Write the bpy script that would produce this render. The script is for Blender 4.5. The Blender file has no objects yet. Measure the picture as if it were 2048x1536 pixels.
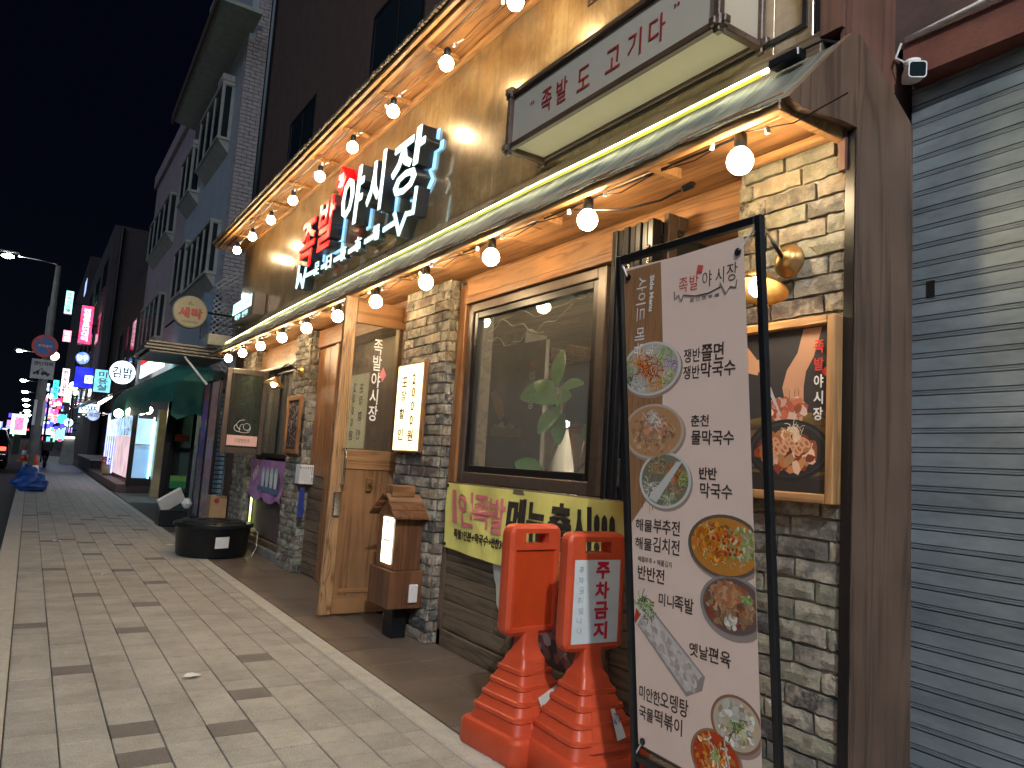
import bpy, math, random
from mathutils import Vector, Matrix
random.seed(7)
S = bpy.context.scene
COL = S.collection
R = random.random
def U(a, b): return a + (b - a) * random.random()

# ------------------------------------------------------------------ camera, world, light, exposure
RT = ((0.83661132, 0.11273139, 0.53607195), (-0.54410427, 0.0575712, 0.83704008), (0.06349838, -0.99195624, 0.10950235))
cd = bpy.data.cameras.new('camera'); cam = bpy.data.objects.new('camera', cd); COL.objects.link(cam)
cam.matrix_world = Matrix(((RT[0][0], -RT[0][1], -RT[0][2], 0), (RT[1][0], -RT[1][1], -RT[1][2], 0), (RT[2][0], -RT[2][1], -RT[2][2], 1.35), (0, 0, 0, 1)))
cd.sensor_width = 36; cd.lens = 1483 / 2048 * 36; cd.clip_start = .05; cd.clip_end = 2000
S.camera = cam
W = bpy.data.worlds.new('World'); S.world = W; W.use_nodes = True
nt = W.node_tree; bg = nt.nodes['Background']
tc = nt.nodes.new('ShaderNodeTexCoord'); sx = nt.nodes.new('ShaderNodeSeparateXYZ'); rp = nt.nodes.new('ShaderNodeValToRGB')
nt.links.new(tc.outputs['Generated'], sx.inputs[0]); nt.links.new(sx.outputs['Z'], rp.inputs[0])
rp.color_ramp.elements[0].position = 0.0; rp.color_ramp.elements[0].color = (.10, .12, .22, 1)
rp.color_ramp.elements[1].position = .35; rp.color_ramp.elements[1].color = (.035, .05, .16, 1)
nt.links.new(rp.outputs[0], bg.inputs[0]); bg.inputs[1].default_value = .014
sd = bpy.data.lights.new('facade_fill', 'SUN'); sun = bpy.data.objects.new('facade_fill', sd); COL.objects.link(sun)  # added fill: weak bluish sun that brightens the facades
sd.energy = .34; sd.angle = math.radians(40); sd.color = (.62, .76, 1.0)
sun.rotation_euler = Vector((1.0, .75, -.75)).to_track_quat('-Z', 'Y').to_euler()
vs = S.view_settings; vs.view_transform = 'Standard'; vs.look = 'None'; vs.exposure = .95; vs.gamma = 1; vs.use_curve_mapping = False
S.cycles.max_bounces = 6; S.cycles.transparent_max_bounces = 12; S.cycles.sample_clamp_indirect = 4
S.cycles.caustics_reflective = False; S.cycles.caustics_refractive = False

# ------------------------------------------------------------------ materials
def newmat(n):
    m = bpy.data.materials.new(n); m.use_nodes = True
    t = m.node_tree; return m, t, t.nodes['Principled BSDF']
def N(t, k, **kw):
    n = t.nodes.new(k)
    for a, b in kw.items(): setattr(n, a, b)
    return n
def ramp(t, stops):
    r = N(t, 'ShaderNodeValToRGB'); e = r.color_ramp.elements
    while len(e) < len(stops): e.new(.5)
    for q, (p, c) in zip(e, stops): q.position = p; q.color = (*c, 1)
    return r
def coords(t, kind, scale, rnd=False):
    if kind == 'W': g = N(t, 'ShaderNodeNewGeometry'); o = g.outputs['Position']
    else: g = N(t, 'ShaderNodeTexCoord'); o = g.outputs['Object']
    mp = N(t, 'ShaderNodeMapping'); mp.inputs['Scale'].default_value = scale
    t.links.new(o, mp.inputs[0]); o = mp.outputs[0]
    if rnd:
        oi = N(t, 'ShaderNodeObjectInfo'); ad = N(t, 'ShaderNodeVectorMath', operation='MULTIPLY_ADD')
        cb = N(t, 'ShaderNodeCombineXYZ')
        for i in range(3): t.links.new(oi.outputs['Random'], cb.inputs[i])
        ad.inputs[1].default_value = (37, 53, 71); t.links.new(cb.outputs[0], ad.inputs[0]); t.links.new(o, ad.inputs[2]); o = ad.outputs[0]
    return o
def noise(t, vec, sc, det=4, rough=.6, dist=0):
    n = N(t, 'ShaderNodeTexNoise'); n.inputs['Scale'].default_value = sc; n.inputs['Detail'].default_value = det
    n.inputs['Roughness'].default_value = rough; n.inputs['Distortion'].default_value = dist
    t.links.new(vec, n.inputs['Vector']); return n
def bump(t, b, h, s, d=.01):
    n = N(t, 'ShaderNodeBump'); n.inputs['Strength'].default_value = s; n.inputs['Distance'].default_value = d
    t.links.new(h, n.inputs['Height']); t.links.new(n.outputs[0], b.inputs['Normal']); return n
def pm(name, c, rough=.6, metal=0, var=.2, sc=8, bs=.15, bsc=60, rnd=0, spec=.5, stretch=(1, 1, 1), bd=.005, grit=0):
    """plain material: base colour mottled by two noises, fine bump; rnd = spread of value per object"""
    m, t, b = newmat(name)
    v = coords(t, 'W', stretch)
    n1 = noise(t, v, sc); n2 = noise(t, v, sc * 6, 3)
    mx = N(t, 'ShaderNodeMath', operation='MULTIPLY_ADD'); mx.inputs[1].default_value = .4
    t.links.new(n2.outputs[0], mx.inputs[0]); t.links.new(n1.outputs[0], mx.inputs[2])
    r = ramp(t, [(.45, tuple(x * (1 - var) for x in c)), (.95, tuple(min(1, x * (1 + var)) for x in c))])
    t.links.new(mx.outputs[0], r.inputs[0]); out = r.outputs[0]
    if grit:
        n4 = noise(t, v, 170, 2, .8); g4 = N(t, 'ShaderNodeMapRange'); g4.inputs[1].default_value = .32; g4.inputs[2].default_value = .68; g4.inputs[3].default_value = 1 - grit; g4.inputs[4].default_value = 1 + grit
        h4 = N(t, 'ShaderNodeHueSaturation'); t.links.new(n4.outputs[0], g4.inputs[0]); t.links.new(g4.outputs[0], h4.inputs['Value']); t.links.new(out, h4.inputs['Color']); out = h4.outputs[0]
    if rnd:
        oi = N(t, 'ShaderNodeObjectInfo'); mr = N(t, 'ShaderNodeMapRange'); mr.inputs[3].default_value = 1 - rnd; mr.inputs[4].default_value = 1 + rnd
        t.links.new(oi.outputs['Random'], mr.inputs[0]); hs = N(t, 'ShaderNodeHueSaturation')
        t.links.new(mr.outputs[0], hs.inputs['Value']); t.links.new(out, hs.inputs['Color']); out = hs.outputs[0]
    t.links.new(out, b.inputs['Base Color']); b.inputs['Roughness'].default_value = rough; b.inputs['Metallic'].default_value = metal
    b.inputs['Specular IOR Level'].default_value = spec
    if bs:
        n3 = noise(t, v, bsc, 3); bump(t, b, n3.outputs[0], bs, bd)
    return m
def wood(name, c1, c2, axis, rough=.5, sc=1.0, contrast=1.0, bs=.3, spec=.5, rings=9.0):
    """grain running along axis (0,1,2)"""
    m, t, b = newmat(name)
    s = [rings * sc] * 3; s[axis] = .55 * sc
    v = coords(t, 'W', tuple(s), True)
    n1 = noise(t, v, 1.0, 3, .55, .7)
    ml = N(t, 'ShaderNodeMath', operation='MULTIPLY'); ml.inputs[1].default_value = 9 * contrast
    t.links.new(n1.outputs[0], ml.inputs[0]); fr = N(t, 'ShaderNodeMath', operation='PINGPONG'); fr.inputs[1].default_value = 1
    t.links.new(ml.outputs[0], fr.inputs[0])
    s2 = [90 * sc] * 3; s2[axis] = 3 * sc
    v2 = coords(t, 'W', tuple(s2)); n2 = noise(t, v2, 1.0, 3)
    a = N(t, 'ShaderNodeMath', operation='MULTIPLY_ADD'); a.inputs[1].default_value = .45
    t.links.new(n2.outputs[0], a.inputs[0]); m2 = N(t, 'ShaderNodeMath', operation='MULTIPLY'); m2.inputs[1].default_value = .75
    t.links.new(fr.outputs[0], m2.inputs[0]); t.links.new(m2.outputs[0], a.inputs[2])
    n3 = noise(t, coords(t, 'W', (1, 1, 1)), 2.3, 3); 
    r = ramp(t, [(.12, c2), (.55, c1), (1.0, tuple(min(1, x * 1.15) for x in c1))])
    t.links.new(a.outputs[0], r.inputs[0])
    hs = N(t, 'ShaderNodeHueSaturation'); mr = N(t, 'ShaderNodeMapRange'); mr.inputs[1].default_value = .3; mr.inputs[2].default_value = .7
    mr.inputs[3].default_value = .78; mr.inputs[4].default_value = 1.2
    t.links.new(n3.outputs[0], mr.inputs[0]); t.links.new(mr.outputs[0], hs.inputs['Value']); t.links.new(r.outputs[0], hs.inputs['Color'])
    t.links.new(hs.outputs[0], b.inputs['Base Color']); b.inputs['Roughness'].default_value = rough; b.inputs['Specular IOR Level'].default_value = spec
    bump(t, b, a.outputs[0], bs, .004)
    return m
def emit(name, c, s):
    m = bpy.data.materials.new(name); m.use_nodes = True; t = m.node_tree; t.nodes.clear()
    e = N(t, 'ShaderNodeEmission'); o = N(t, 'ShaderNodeOutputMaterial'); e.inputs[0].default_value = (*c, 1); e.inputs[1].default_value = s
    t.links.new(e.outputs[0], o.inputs[0]); return m
def glow(name, c, s, var=.5, sc=3):
    """a lit translucent sign face: print plus uneven backlight"""
    m, t, b = newmat(name)
    v = coords(t, 'W', (1, 1, 1)); n = noise(t, v, sc, 2)
    mr = N(t, 'ShaderNodeMapRange'); mr.inputs[1].default_value = .3; mr.inputs[2].default_value = .7; mr.inputs[3].default_value = s * (1 - var); mr.inputs[4].default_value = s * (1 + var)
    t.links.new(n.outputs[0], mr.inputs[0]); t.links.new(mr.outputs[0], b.inputs['Emission Strength'])
    b.inputs['Emission Color'].default_value = (*c, 1); b.inputs['Base Color'].default_value = (*c, 1); b.inputs['Roughness'].default_value = .4
    return m
def glass(name, tint=(.85, .9, .88), refl=1.0, rough=.02, haze=.05):  # pale diffuse share paints a haze over the pane
    m = bpy.data.materials.new(name); m.use_nodes = True; t = m.node_tree; t.nodes.clear()
    o = N(t, 'ShaderNodeOutputMaterial'); a = N(t, 'ShaderNodeBsdfTransparent'); g = N(t, 'ShaderNodeBsdfGlossy'); mx = N(t, 'ShaderNodeMixShader'); f = N(t, 'ShaderNodeLayerWeight')
    a.inputs[0].default_value = (*tint, 1); g.inputs['Roughness'].default_value = rough; pw = N(t, 'ShaderNodeMath', operation='POWER'); pw.inputs[1].default_value = 3.2; t.links.new(f.outputs['Facing'], pw.inputs[0])
    ml = N(t, 'ShaderNodeMath', operation='MULTIPLY_ADD'); ml.inputs[1].default_value = .8 * refl; ml.inputs[2].default_value = .05 * refl; ml.use_clamp = True
    t.links.new(pw.outputs[0], ml.inputs[0]); t.links.new(ml.outputs[0], mx.inputs[0]); t.links.new(a.outputs[0], mx.inputs[1]); t.links.new(g.outputs[0], mx.inputs[2]); df = N(t, 'ShaderNodeBsdfDiffuse'); df.inputs[0].default_value = (.5, .5, .48, 1); m2 = N(t, 'ShaderNodeMixShader'); m2.inputs[0].default_value = haze
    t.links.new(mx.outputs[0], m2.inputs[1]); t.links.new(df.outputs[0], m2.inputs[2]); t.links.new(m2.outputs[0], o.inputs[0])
    return m
def printmat(name, rough=.55, em=0):
    m, t, b = newmat(name); a = N(t, 'ShaderNodeVertexColor'); a.layer_name = 'Col'; h = N(t, 'ShaderNodeHueSaturation'); h.inputs['Saturation'].default_value = 1.12; h.inputs['Value'].default_value = .95; t.links.new(a.outputs[0], h.inputs['Color'])
    t.links.new(h.outputs[0], b.inputs['Base Color']); b.inputs['Roughness'].default_value = rough
    if em: t.links.new(a.outputs[0], b.inputs['Emission Color']); b.inputs['Emission Strength'].default_value = em
    return m
def brickmat(name, c1, c2, white):
    m, t, b = newmat(name)
    v = coords(t, 'W', (1, 1, 1), True)
    n1 = noise(t, v, 14, 5, .65); n2 = noise(t, v, 45, 4, .7); n3 = noise(t, v, 7, 3)
    r = ramp(t, [(.35, c2), (.65, c1)]); t.links.new(n1.outputs[0], r.inputs[0])
    w = ramp(t, [(.60, (0, 0, 0)), (.72, (white, white, white))]); ad = N(t, 'ShaderNodeMath', operation='MULTIPLY_ADD'); ad.inputs[1].default_value = .4
    t.links.new(n2.outputs[0], ad.inputs[0]); sb = N(t, 'ShaderNodeMath', operation='MULTIPLY'); sb.inputs[1].default_value = .85
    t.links.new(n3.outputs[0], sb.inputs[0]); t.links.new(sb.outputs[0], ad.inputs[2]); t.links.new(ad.outputs[0], w.inputs[0])
    mx = N(t, 'ShaderNodeMixRGB'); t.links.new(w.outputs[0], mx.inputs[0]); t.links.new(r.outputs[0], mx.inputs[1]); mx.inputs[2].default_value = (.46, .42, .33, 1)
    oi = N(t, 'ShaderNodeObjectInfo'); mr = N(t, 'ShaderNodeMapRange'); mr.inputs[3].default_value = .72; mr.inputs[4].default_value = 1.25
    hs = N(t, 'ShaderNodeHueSaturation'); t.links.new(oi.outputs['Random'], mr.inputs[0]); t.links.new(mr.outputs[0], hs.inputs['Value']); t.links.new(mx.outputs[0], hs.inputs['Color'])
    t.links.new(hs.outputs[0], b.inputs['Base Color']); b.inputs['Roughness'].default_value = .8
    bump(t, b, n2.outputs[0], .8, .012)
    return m

MT = {}
MT['paver'] = pm('paver_stone', (.335, .328, .30), .62, 0, .24, 3, .7, 220, rnd=.10, bd=.006, grit=.38)
MT['paver_dark'] = pm('dark_paver_stone', (.135, .125, .12), .6, 0, .2, 6, .7, 220, rnd=.08, bd=.006, grit=.4)
MT['joint'] = pm('sand_joint', (.07, .06, .05), .9)
MT['granite'] = pm('granite_kerb', (.42, .41, .37), .6, 0, .15, 12, .4, 260, rnd=.06, grit=.2)
MT['entry'] = pm('entry_tile', (.16, .125, .10), .33, 0, .3, 3, .25, 90, rnd=.12)
MT['asphalt'] = pm('asphalt', (.055, .055, .055), .8, 0, .3, 5, .5, 200)
MT['concrete'] = pm('old_concrete', (.2, .19, .17), .7, 0, .3, 3, .4, 80)
MT['mortar'] = pm('mortar', (.33, .31, .25), .9, 0, .25, 10, .6, 90)
BRM = [brickmat('grey_brick', (.24, .22, .175), (.13, .125, .11), .6), brickmat('dark_brick', (.13, .125, .115), (.06, .06, .062), .8), brickmat('tan_brick', (.37, .31, .22), (.22, .19, .14), .5),
       brickmat('brown_brick', (.21, .165, .125), (.115, .09, .075), .7), brickmat('olive_brick', (.27, .26, .19), (.17, .17, .13), .35)]
MT['soffit'] = wood('soffit_wood', (.32, .16, .065), (.15, .07, .026), 1, .45, 1, 1.2)
MT['trim_y'] = wood('trim_wood_along', (.27, .125, .05), (.13, .055, .02), 1, .42)
MT['trim_z'] = wood('trim_wood_upright', (.27, .125, .05), (.13, .055, .02), 2, .42)
MT['door_z'] = wood('door_wood_upright', (.26, .135, .062), (.12, .058, .025), 2, .36, .8, 1.0)
MT['stile'] = wood('door_stile_wood', (.38, .22, .105), (.06, .026, .011), 2, .38, .9, 3.6, .8, rings=9)
MT['door_x'] = wood('door_wood_level', (.28, .145, .062), (.14, .066, .028), 0, .38)
MT['dark_z'] = wood('dark_wood_upright', (.125, .08, .055), (.065, .04, .028), 2, .5, .9, 1.1, .5)
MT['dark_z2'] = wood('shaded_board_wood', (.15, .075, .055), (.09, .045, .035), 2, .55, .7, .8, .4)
MT['dark_y'] = wood('dark_plank_wood', (.15, .11, .07), (.06, .042, .028), 1, .5, 1, 1, .5)
MT['batten'] = wood('batten_wood', (.44, .24, .10), (.22, .11, .04), 1, .5)
MT['black'] = pm('black_metal', (.012, .012, .013), .35, .2, .2, 20, .03)
MT['blackp'] = pm('black_plastic', (.009, .011, .014), .36, 0, .3, 6, .06, 40, spec=.35)
MT['brownm'] = pm('brown_window_metal', (.10, .075, .06), .38, .3, .15, 20, .02)
MT['steel'] = pm('steel', (.55, .54, .5), .25, 1, .1, 20, .02)
MT['white'] = pm('white_plastic', (.72, .72, .70), .4, 0, .05)
MT['paper'] = pm('white_paper', (.7, .7, .68), .6, 0, .06)
MT['bamboo'] = wood('dark_bamboo', (.06, .036, .024), (.03, .018, .012), 1, .45)
MT['cream'] = pm('cream_acrylic', (.43, .40, .33), .35, 0, .06, 1.5, 0)
MT['redink'] = pm('red_ink', (.25, .02, .018), .5, 0, .05)
MT['pinkink'] = pm('pink_ink', (.75, .22, .22), .6, 0, .1)
MT['blackink'] = pm('black_ink', (.03, .022, .02), .6, 0, .05)
MT['brownink'] = pm('brown_ink', (.06, .035, .025), .6, 0, .05)
MT['whiteink'] = pm('white_ink', (.8, .78, .72), .5, 0, .03)
MT['orange'] = pm('orange_plastic', (.56, .075, .028), .36, 0, .12, 5, .05, 30)
MT['orange_d'] = pm('orange_plastic_panel', (.52, .06, .014), .3, 0, .12, 5, .04, 30)
MT['shutter'] = pm('shutter_paint', (.205, .25, .27), .44, .2, .30, 4, .08, 30, rnd=.06, stretch=(1, .5, 1.6))
MT['shutter_d'] = pm('shutter_joint', (.03, .04, .045), .45, .2, .15)
MT['gold'] = pm('aged_brass', (.42, .26, .10), .35, .8, .25, 20)
MT['glass'] = glass('window_glass', (.90, .91, .88), .8, haze=.09)
MT['glass_g'] = glass('green_window_glass', (.40, .52, .44), 1.3)
MT['dark_glass'] = pm('dark_window_glass', (.012, .02, .024), .12, 0, .2, 2, 0)
MT['curtain'] = pm('curtain_cloth', (.26, .22, .18), .8, 0, .4, 6, 0, stretch=(3, 3, .3))
MT['darkwall'] = pm('dark_upper_brick', (.075, .045, .036), .8, 0, .25, 5, .4, 60)
MT['bulb'] = emit('lit_bulb', (1.0, .74, .42), 78)
MT['print'] = printmat('printed_picture')
MT['led'] = emit('led_strip_light', (1.0, .95, .66), 7.0)
MT['ledside'] = glow('led_housing', (.75, .75, .08), .5, .3)
MT['redneon'] = glow('lit_red_letter_face', (.9, .0, .004), .9, .25)
MT['whitesign'] = glow('glowing_white_letter_face', (.66, .84, .86), .8, .3)  # glow put into the white letter faces, unlit themselves
MT['cyan'] = glow('lit_pale_cyan', (.55, .88, .92), .75, .3, 8)
MT['halo'] = glow('halo_light_blue', (.25, .55, .85), .85, .3)
MT['navy'] = pm('letter_side_black', (.018, .022, .028), .3, 0, .2)
MT['box_y'] = glow('lit_yellow_acrylic', (1.0, .90, .50), .85, .3, 6)
MT['pane_w'] = glow('lit_white_paper', (1.0, .93, .68), 3.0, .3, 9)
MT['teal'] = glow('lit_teal_acrylic', (.50, .95, .93), 1.2, .3)

# sign wall: glossy mottled gold-brown film with upright brushing
m, t, b = newmat('gilded_panel'); MT['gilded'] = m
v = coords(t, 'W', (1, 1, 1)); vb = coords(t, 'W', (30, 30, .8))
n1 = noise(t, v, 2.6, 6, .65, .4); n2 = noise(t, vb, 1, 3)
r = ramp(t, [(.30, (.22, .155, .075)), (.5, (.40, .27, .13)), (.62, (.52, .40, .22)), (.75, (.36, .21, .09))]); t.links.new(n1.outputs[0], r.inputs[0])
mx = N(t, 'ShaderNodeMixRGB', blend_type='MULTIPLY'); mx.inputs[0].default_value = .5; t.links.new(r.outputs[0], mx.inputs[1]); t.links.new(n2.outputs[0], mx.inputs[2])
t.links.new(mx.outputs[0], b.inputs['Base Color']); b.inputs['Metallic'].default_value = .35; b.inputs['Roughness'].default_value = .34; b.inputs['Coat Weight'].default_value = 1; b.inputs['Coat Roughness'].default_value = .10; b.inputs['Coat IOR'].default_value = 2.1
bump(t, b, n2.outputs[0], .12, .003)
# awning canvas: grey-green striped weave
m, t, b = newmat('awning_canvas'); MT['canvas'] = m
v = coords(t, 'W', (2, 26, 2)); n1 = noise(t, v, 1.4, 4, .6, .6); v2 = coords(t, 'W', (1, 1, 1)); n2 = noise(t, v2, 160, 2)
r = ramp(t, [(.35, (.08, .09, .08)), (.62, (.20, .215, .19))]); t.links.new(n1.outputs[0], r.inputs[0]); t.links.new(r.outputs[0], b.inputs['Base Color'])
b.inputs['Roughness'].default_value = .7; bump(t, b, n2.outputs[0], .4, .003)

# ------------------------------------------------------------------ builders
class MB:
    def __init__(s): s.v = []; s.f = []; s.c = []; s.cc = None
    def poly(s, pts, col=None):
        n = len(s.v); s.v += [tuple(p) for p in pts]; s.f.append(tuple(range(n, n + len(pts)))); s.c.append(col or s.cc)
    def add(s, vs, fs, col=None):
        n = len(s.v); s.v += [tuple(p) for p in vs]
        for f in fs: s.f.append(tuple(i + n for i in f)); s.c.append(col or s.cc)
        return s
    def box(s, x0, x1, y0, y1, z0, z1, col=None):
        if x0 > x1: x0, x1 = x1, x0
        if y0 > y1: y0, y1 = y1, y0
        if z0 > z1: z0, z1 = z1, z0
        return s.add([(x0, y0, z0), (x1, y0, z0), (x1, y1, z0), (x0, y1, z0), (x0, y0, z1), (x1, y0, z1), (x1, y1, z1), (x0, y1, z1)],
              [(3, 2, 1, 0), (4, 5, 6, 7), (0, 1, 5, 4), (1, 2, 6, 5), (2, 3, 7, 6), (3, 0, 4, 7)], col)
    def bev(s, x0, x1, y0, y1, z0, z1, e=.01):
        """box with all edges chamfered"""
        if x0 > x1: x0, x1 = x1, x0
        if y0 > y1: y0, y1 = y1, y0
        if z0 > z1: z0, z1 = z1, z0
        P = []
        X = ((x0, x0 + e), (x1, x1 - e)); Y = ((y0, y0 + e), (y1, y1 - e)); Z = ((z0, z0 + e), (z1, z1 - e)); ix = {}
        for i in (0, 1):
            for j in (0, 1):
                for k in (0, 1):
                    for a in range(3):
                        ix[i, j, k, a] = len(P); P.append((X[i][0 if a == 0 else 1], Y[j][0 if a == 1 else 1], Z[k][0 if a == 2 else 1]))
        F = []
        g = lambda i, j, k, a: ix[i, j, k, a]
        for i in (0, 1): F.append([g(i, 0, 0, 0), g(i, 1, 0, 0), g(i, 1, 1, 0), g(i, 0, 1, 0)][::1 if i else -1])
        for j in (0, 1): F.append([g(0, j, 0, 1), g(1, j, 0, 1), g(1, j, 1, 1), g(0, j, 1, 1)][::-1 if j else 1])
        for k in (0, 1): F.append([g(0, 0, k, 2), g(1, 0, k, 2), g(1, 1, k, 2), g(0, 1, k, 2)][::1 if k else -1])
        for i in (0, 1):
            for j in (0, 1): F.append([g(i, j, 0, 0), g(i, j, 1, 0), g(i, j, 1, 1), g(i, j, 0, 1)])
            for k in (0, 1): F.append([g(i, 0, k, 0), g(i, 1, k, 0), g(i, 1, k, 2), g(i, 0, k, 2)])
        for j in (0, 1):
            for k in (0, 1): F.append([g(0, j, k, 1), g(1, j, k, 1), g(1, j, k, 2), g(0, j, k, 2)])
        for i in (0, 1):
            for j in (0, 1):
                for k in (0, 1): F.append([g(i, j, k, 0), g(i, j, k, 1), g(i, j, k, 2)])
        return s.add(P, F)
    def prism(s, pts, axis, a0, a1, col=None):
        """pts 2-D outline in the two other axes, extruded along axis from a0 to a1"""
        def mk(p, a):
            q = list(p); q.insert(axis, a); return tuple(q)
        n = len(pts); vs = [mk(p, a0) for p in pts] + [mk(p, a1) for p in pts]
        fs = [tuple(range(n))[::-1], tuple(range(n, 2 * n))] + [(i, (i + 1) % n, n + (i + 1) % n, n + i) for i in range(n)]
        return s.add(vs, fs, col)
    def tube(s, path, r, n=8, cap=True):
        path = [Vector(p) for p in path]; rs = r if isinstance(r, (list, tuple)) else [r] * len(path); vs = []; fs = []
        for i, p in enumerate(path):
            d = (path[min(i + 1, len(path) - 1)] - path[max(i - 1, 0)]).normalized()
            u = d.cross(Vector((0, 0, 1)) if abs(d.z) < .9 else Vector((1, 0, 0))).normalized(); w = d.cross(u)
            for k in range(n):
                a = 2 * math.pi * k / n; vs.append(p + (u * math.cos(a) + w * math.sin(a)) * rs[i])
        for i in range(len(path) - 1):
            for k in range(n): fs.append((i * n + k, i * n + (k + 1) % n, (i + 1) * n + (k + 1) % n, (i + 1) * n + k))
        if cap: fs.append(tuple(range(n))[::-1]); fs.append(tuple(range((len(path) - 1) * n, len(path) * n)))
        return s.add(vs, fs)
    def lathe(s, prof, c, ax=(0, 0, 1), n=24):
        """prof [(r, h)] around axis ax through c"""
        ax = Vector(ax).normalized(); u = ax.cross(Vector((0, 0, 1)) if abs(ax.z) < .9 else Vector((1, 0, 0))).normalized(); w = ax.cross(u); c = Vector(c); vs = []; fs = []
        for r_, h in prof:
            for k in range(n):
                a = 2 * math.pi * k / n; vs.append(c + ax * h + (u * math.cos(a) + w * math.sin(a)) * r_)
        for i in range(len(prof) - 1):
            for k in range(n): fs.append((i * n + k, i * n + (k + 1) % n, (i + 1) * n + (k + 1) % n, (i + 1) * n + k))
        fs.append(tuple(range(n))[::-1]); fs.append(tuple(range((len(prof) - 1) * n, len(prof) * n)))
        return s.add(vs, fs)
    def build(s, name, mat, parent=None, smooth=False, kind=None):
        me = bpy.data.meshes.new(name); me.from_pydata(s.v, [], s.f); me.materials.append(MT[mat] if isinstance(mat, str) else mat)
        if any(c is not None for c in s.c):
            a = me.color_attributes.new('Col', 'FLOAT_COLOR', 'CORNER'); i = 0
            for p in me.polygons:
                c = s.c[p.index] or (1, 1, 1)
                for _ in p.vertices: a.data[i].color = (*c[:3], 1); i += 1
        if smooth: me.polygons.foreach_set('use_smooth', [True] * len(me.polygons))
        me.update(); return link(name, me, parent, kind)
def link(name, me, parent=None, kind=None):
    o = bpy.data.objects.new(name, me); COL.objects.link(o)
    if parent is not None:
        o.parent = parent
        if 'ox' in parent: o.matrix_parent_inverse = Matrix.Translation((-parent['ox'], -parent['oy'], -parent['oz']))
    if kind: o['kind'] = kind
    return o
def tag(o, label=None, cat=None, group=None, kind=None):
    for k, v in (('label', label), ('category', cat), ('group', group), ('kind', kind)):
        if v: o[k] = v
    return o
def thing(name, label, cat, loc=(0, 0, 0), group=None, rot=None):
    """Empty at the base. Without rot its parts are built in world coordinates, with rot in local ones."""
    o = bpy.data.objects.new(name, None); COL.objects.link(o); o.location = loc; o.empty_display_size = .1
    if rot is None: o['ox'], o['oy'], o['oz'] = loc
    else: o.rotation_euler = rot
    return tag(o, label, cat, group)
def box(name, d, mat, parent=None, kind=None, e=None):
    m = MB(); (m.bev(*d, e) if e else m.box(*d)); return m.build(name, mat, parent, kind=kind)
NX = ((0, -1, 0), (0, 0, 1))      # lettering that faces the street (-X)
NY = ((1, 0, 0), (0, 0, 1))       # lettering that faces back along the street (-Y)
def text(body, c, w, h, fr, mat, name, parent, ext=.001, bold=0, shear=0, spc=1.0, line=1.0, roll=0, fn=None):
    cu = bpy.data.curves.new('letters', 'FONT'); cu.body = body; cu.size = 1; cu.align_x = 'CENTER'; cu.resolution_u = 2
    cu.offset = bold; cu.shear = shear; cu.space_character = spc; cu.space_line = line; cu.extrude = .5; cu.fill_mode = 'BOTH'
    o = bpy.data.objects.new('letters', cu); me = bpy.data.meshes.new_from_object(o); bpy.data.objects.remove(o)
    vs = [v.co.copy() for v in me.vertices]
    if not vs: return None
    x0 = min(v.x for v in vs); x1 = max(v.x for v in vs); y0 = min(v.y for v in vs); y1 = max(v.y for v in vs)
    sy = h / (y1 - y0); sx_ = (w / (x1 - x0)) if w else sy
    r, u = Vector(fr[0]), Vector(fr[1]); n = r.cross(u); c = Vector(c); cr, sr = math.cos(roll), math.sin(roll)
    for v, q in zip(me.vertices, vs):
        a = (q.x - (x0 + x1) / 2) * sx_; b_ = (q.y - (y0 + y1) / 2) * sy
        a, b_ = a * cr - b_ * sr, a * sr + b_ * cr
        if fn: b_ += fn(a)
        v.co = c + r * a + u * b_ + n * (q.z * ext)
    me.materials.clear(); me.materials.append(MT[mat] if isinstance(mat, str) else mat)
    return link(name, me, parent)
def vtext(body, c, w, h, fr, mat, name, parent, **k): return text('\n'.join(body), c, w, h, fr, mat, name, parent, **k)
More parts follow.
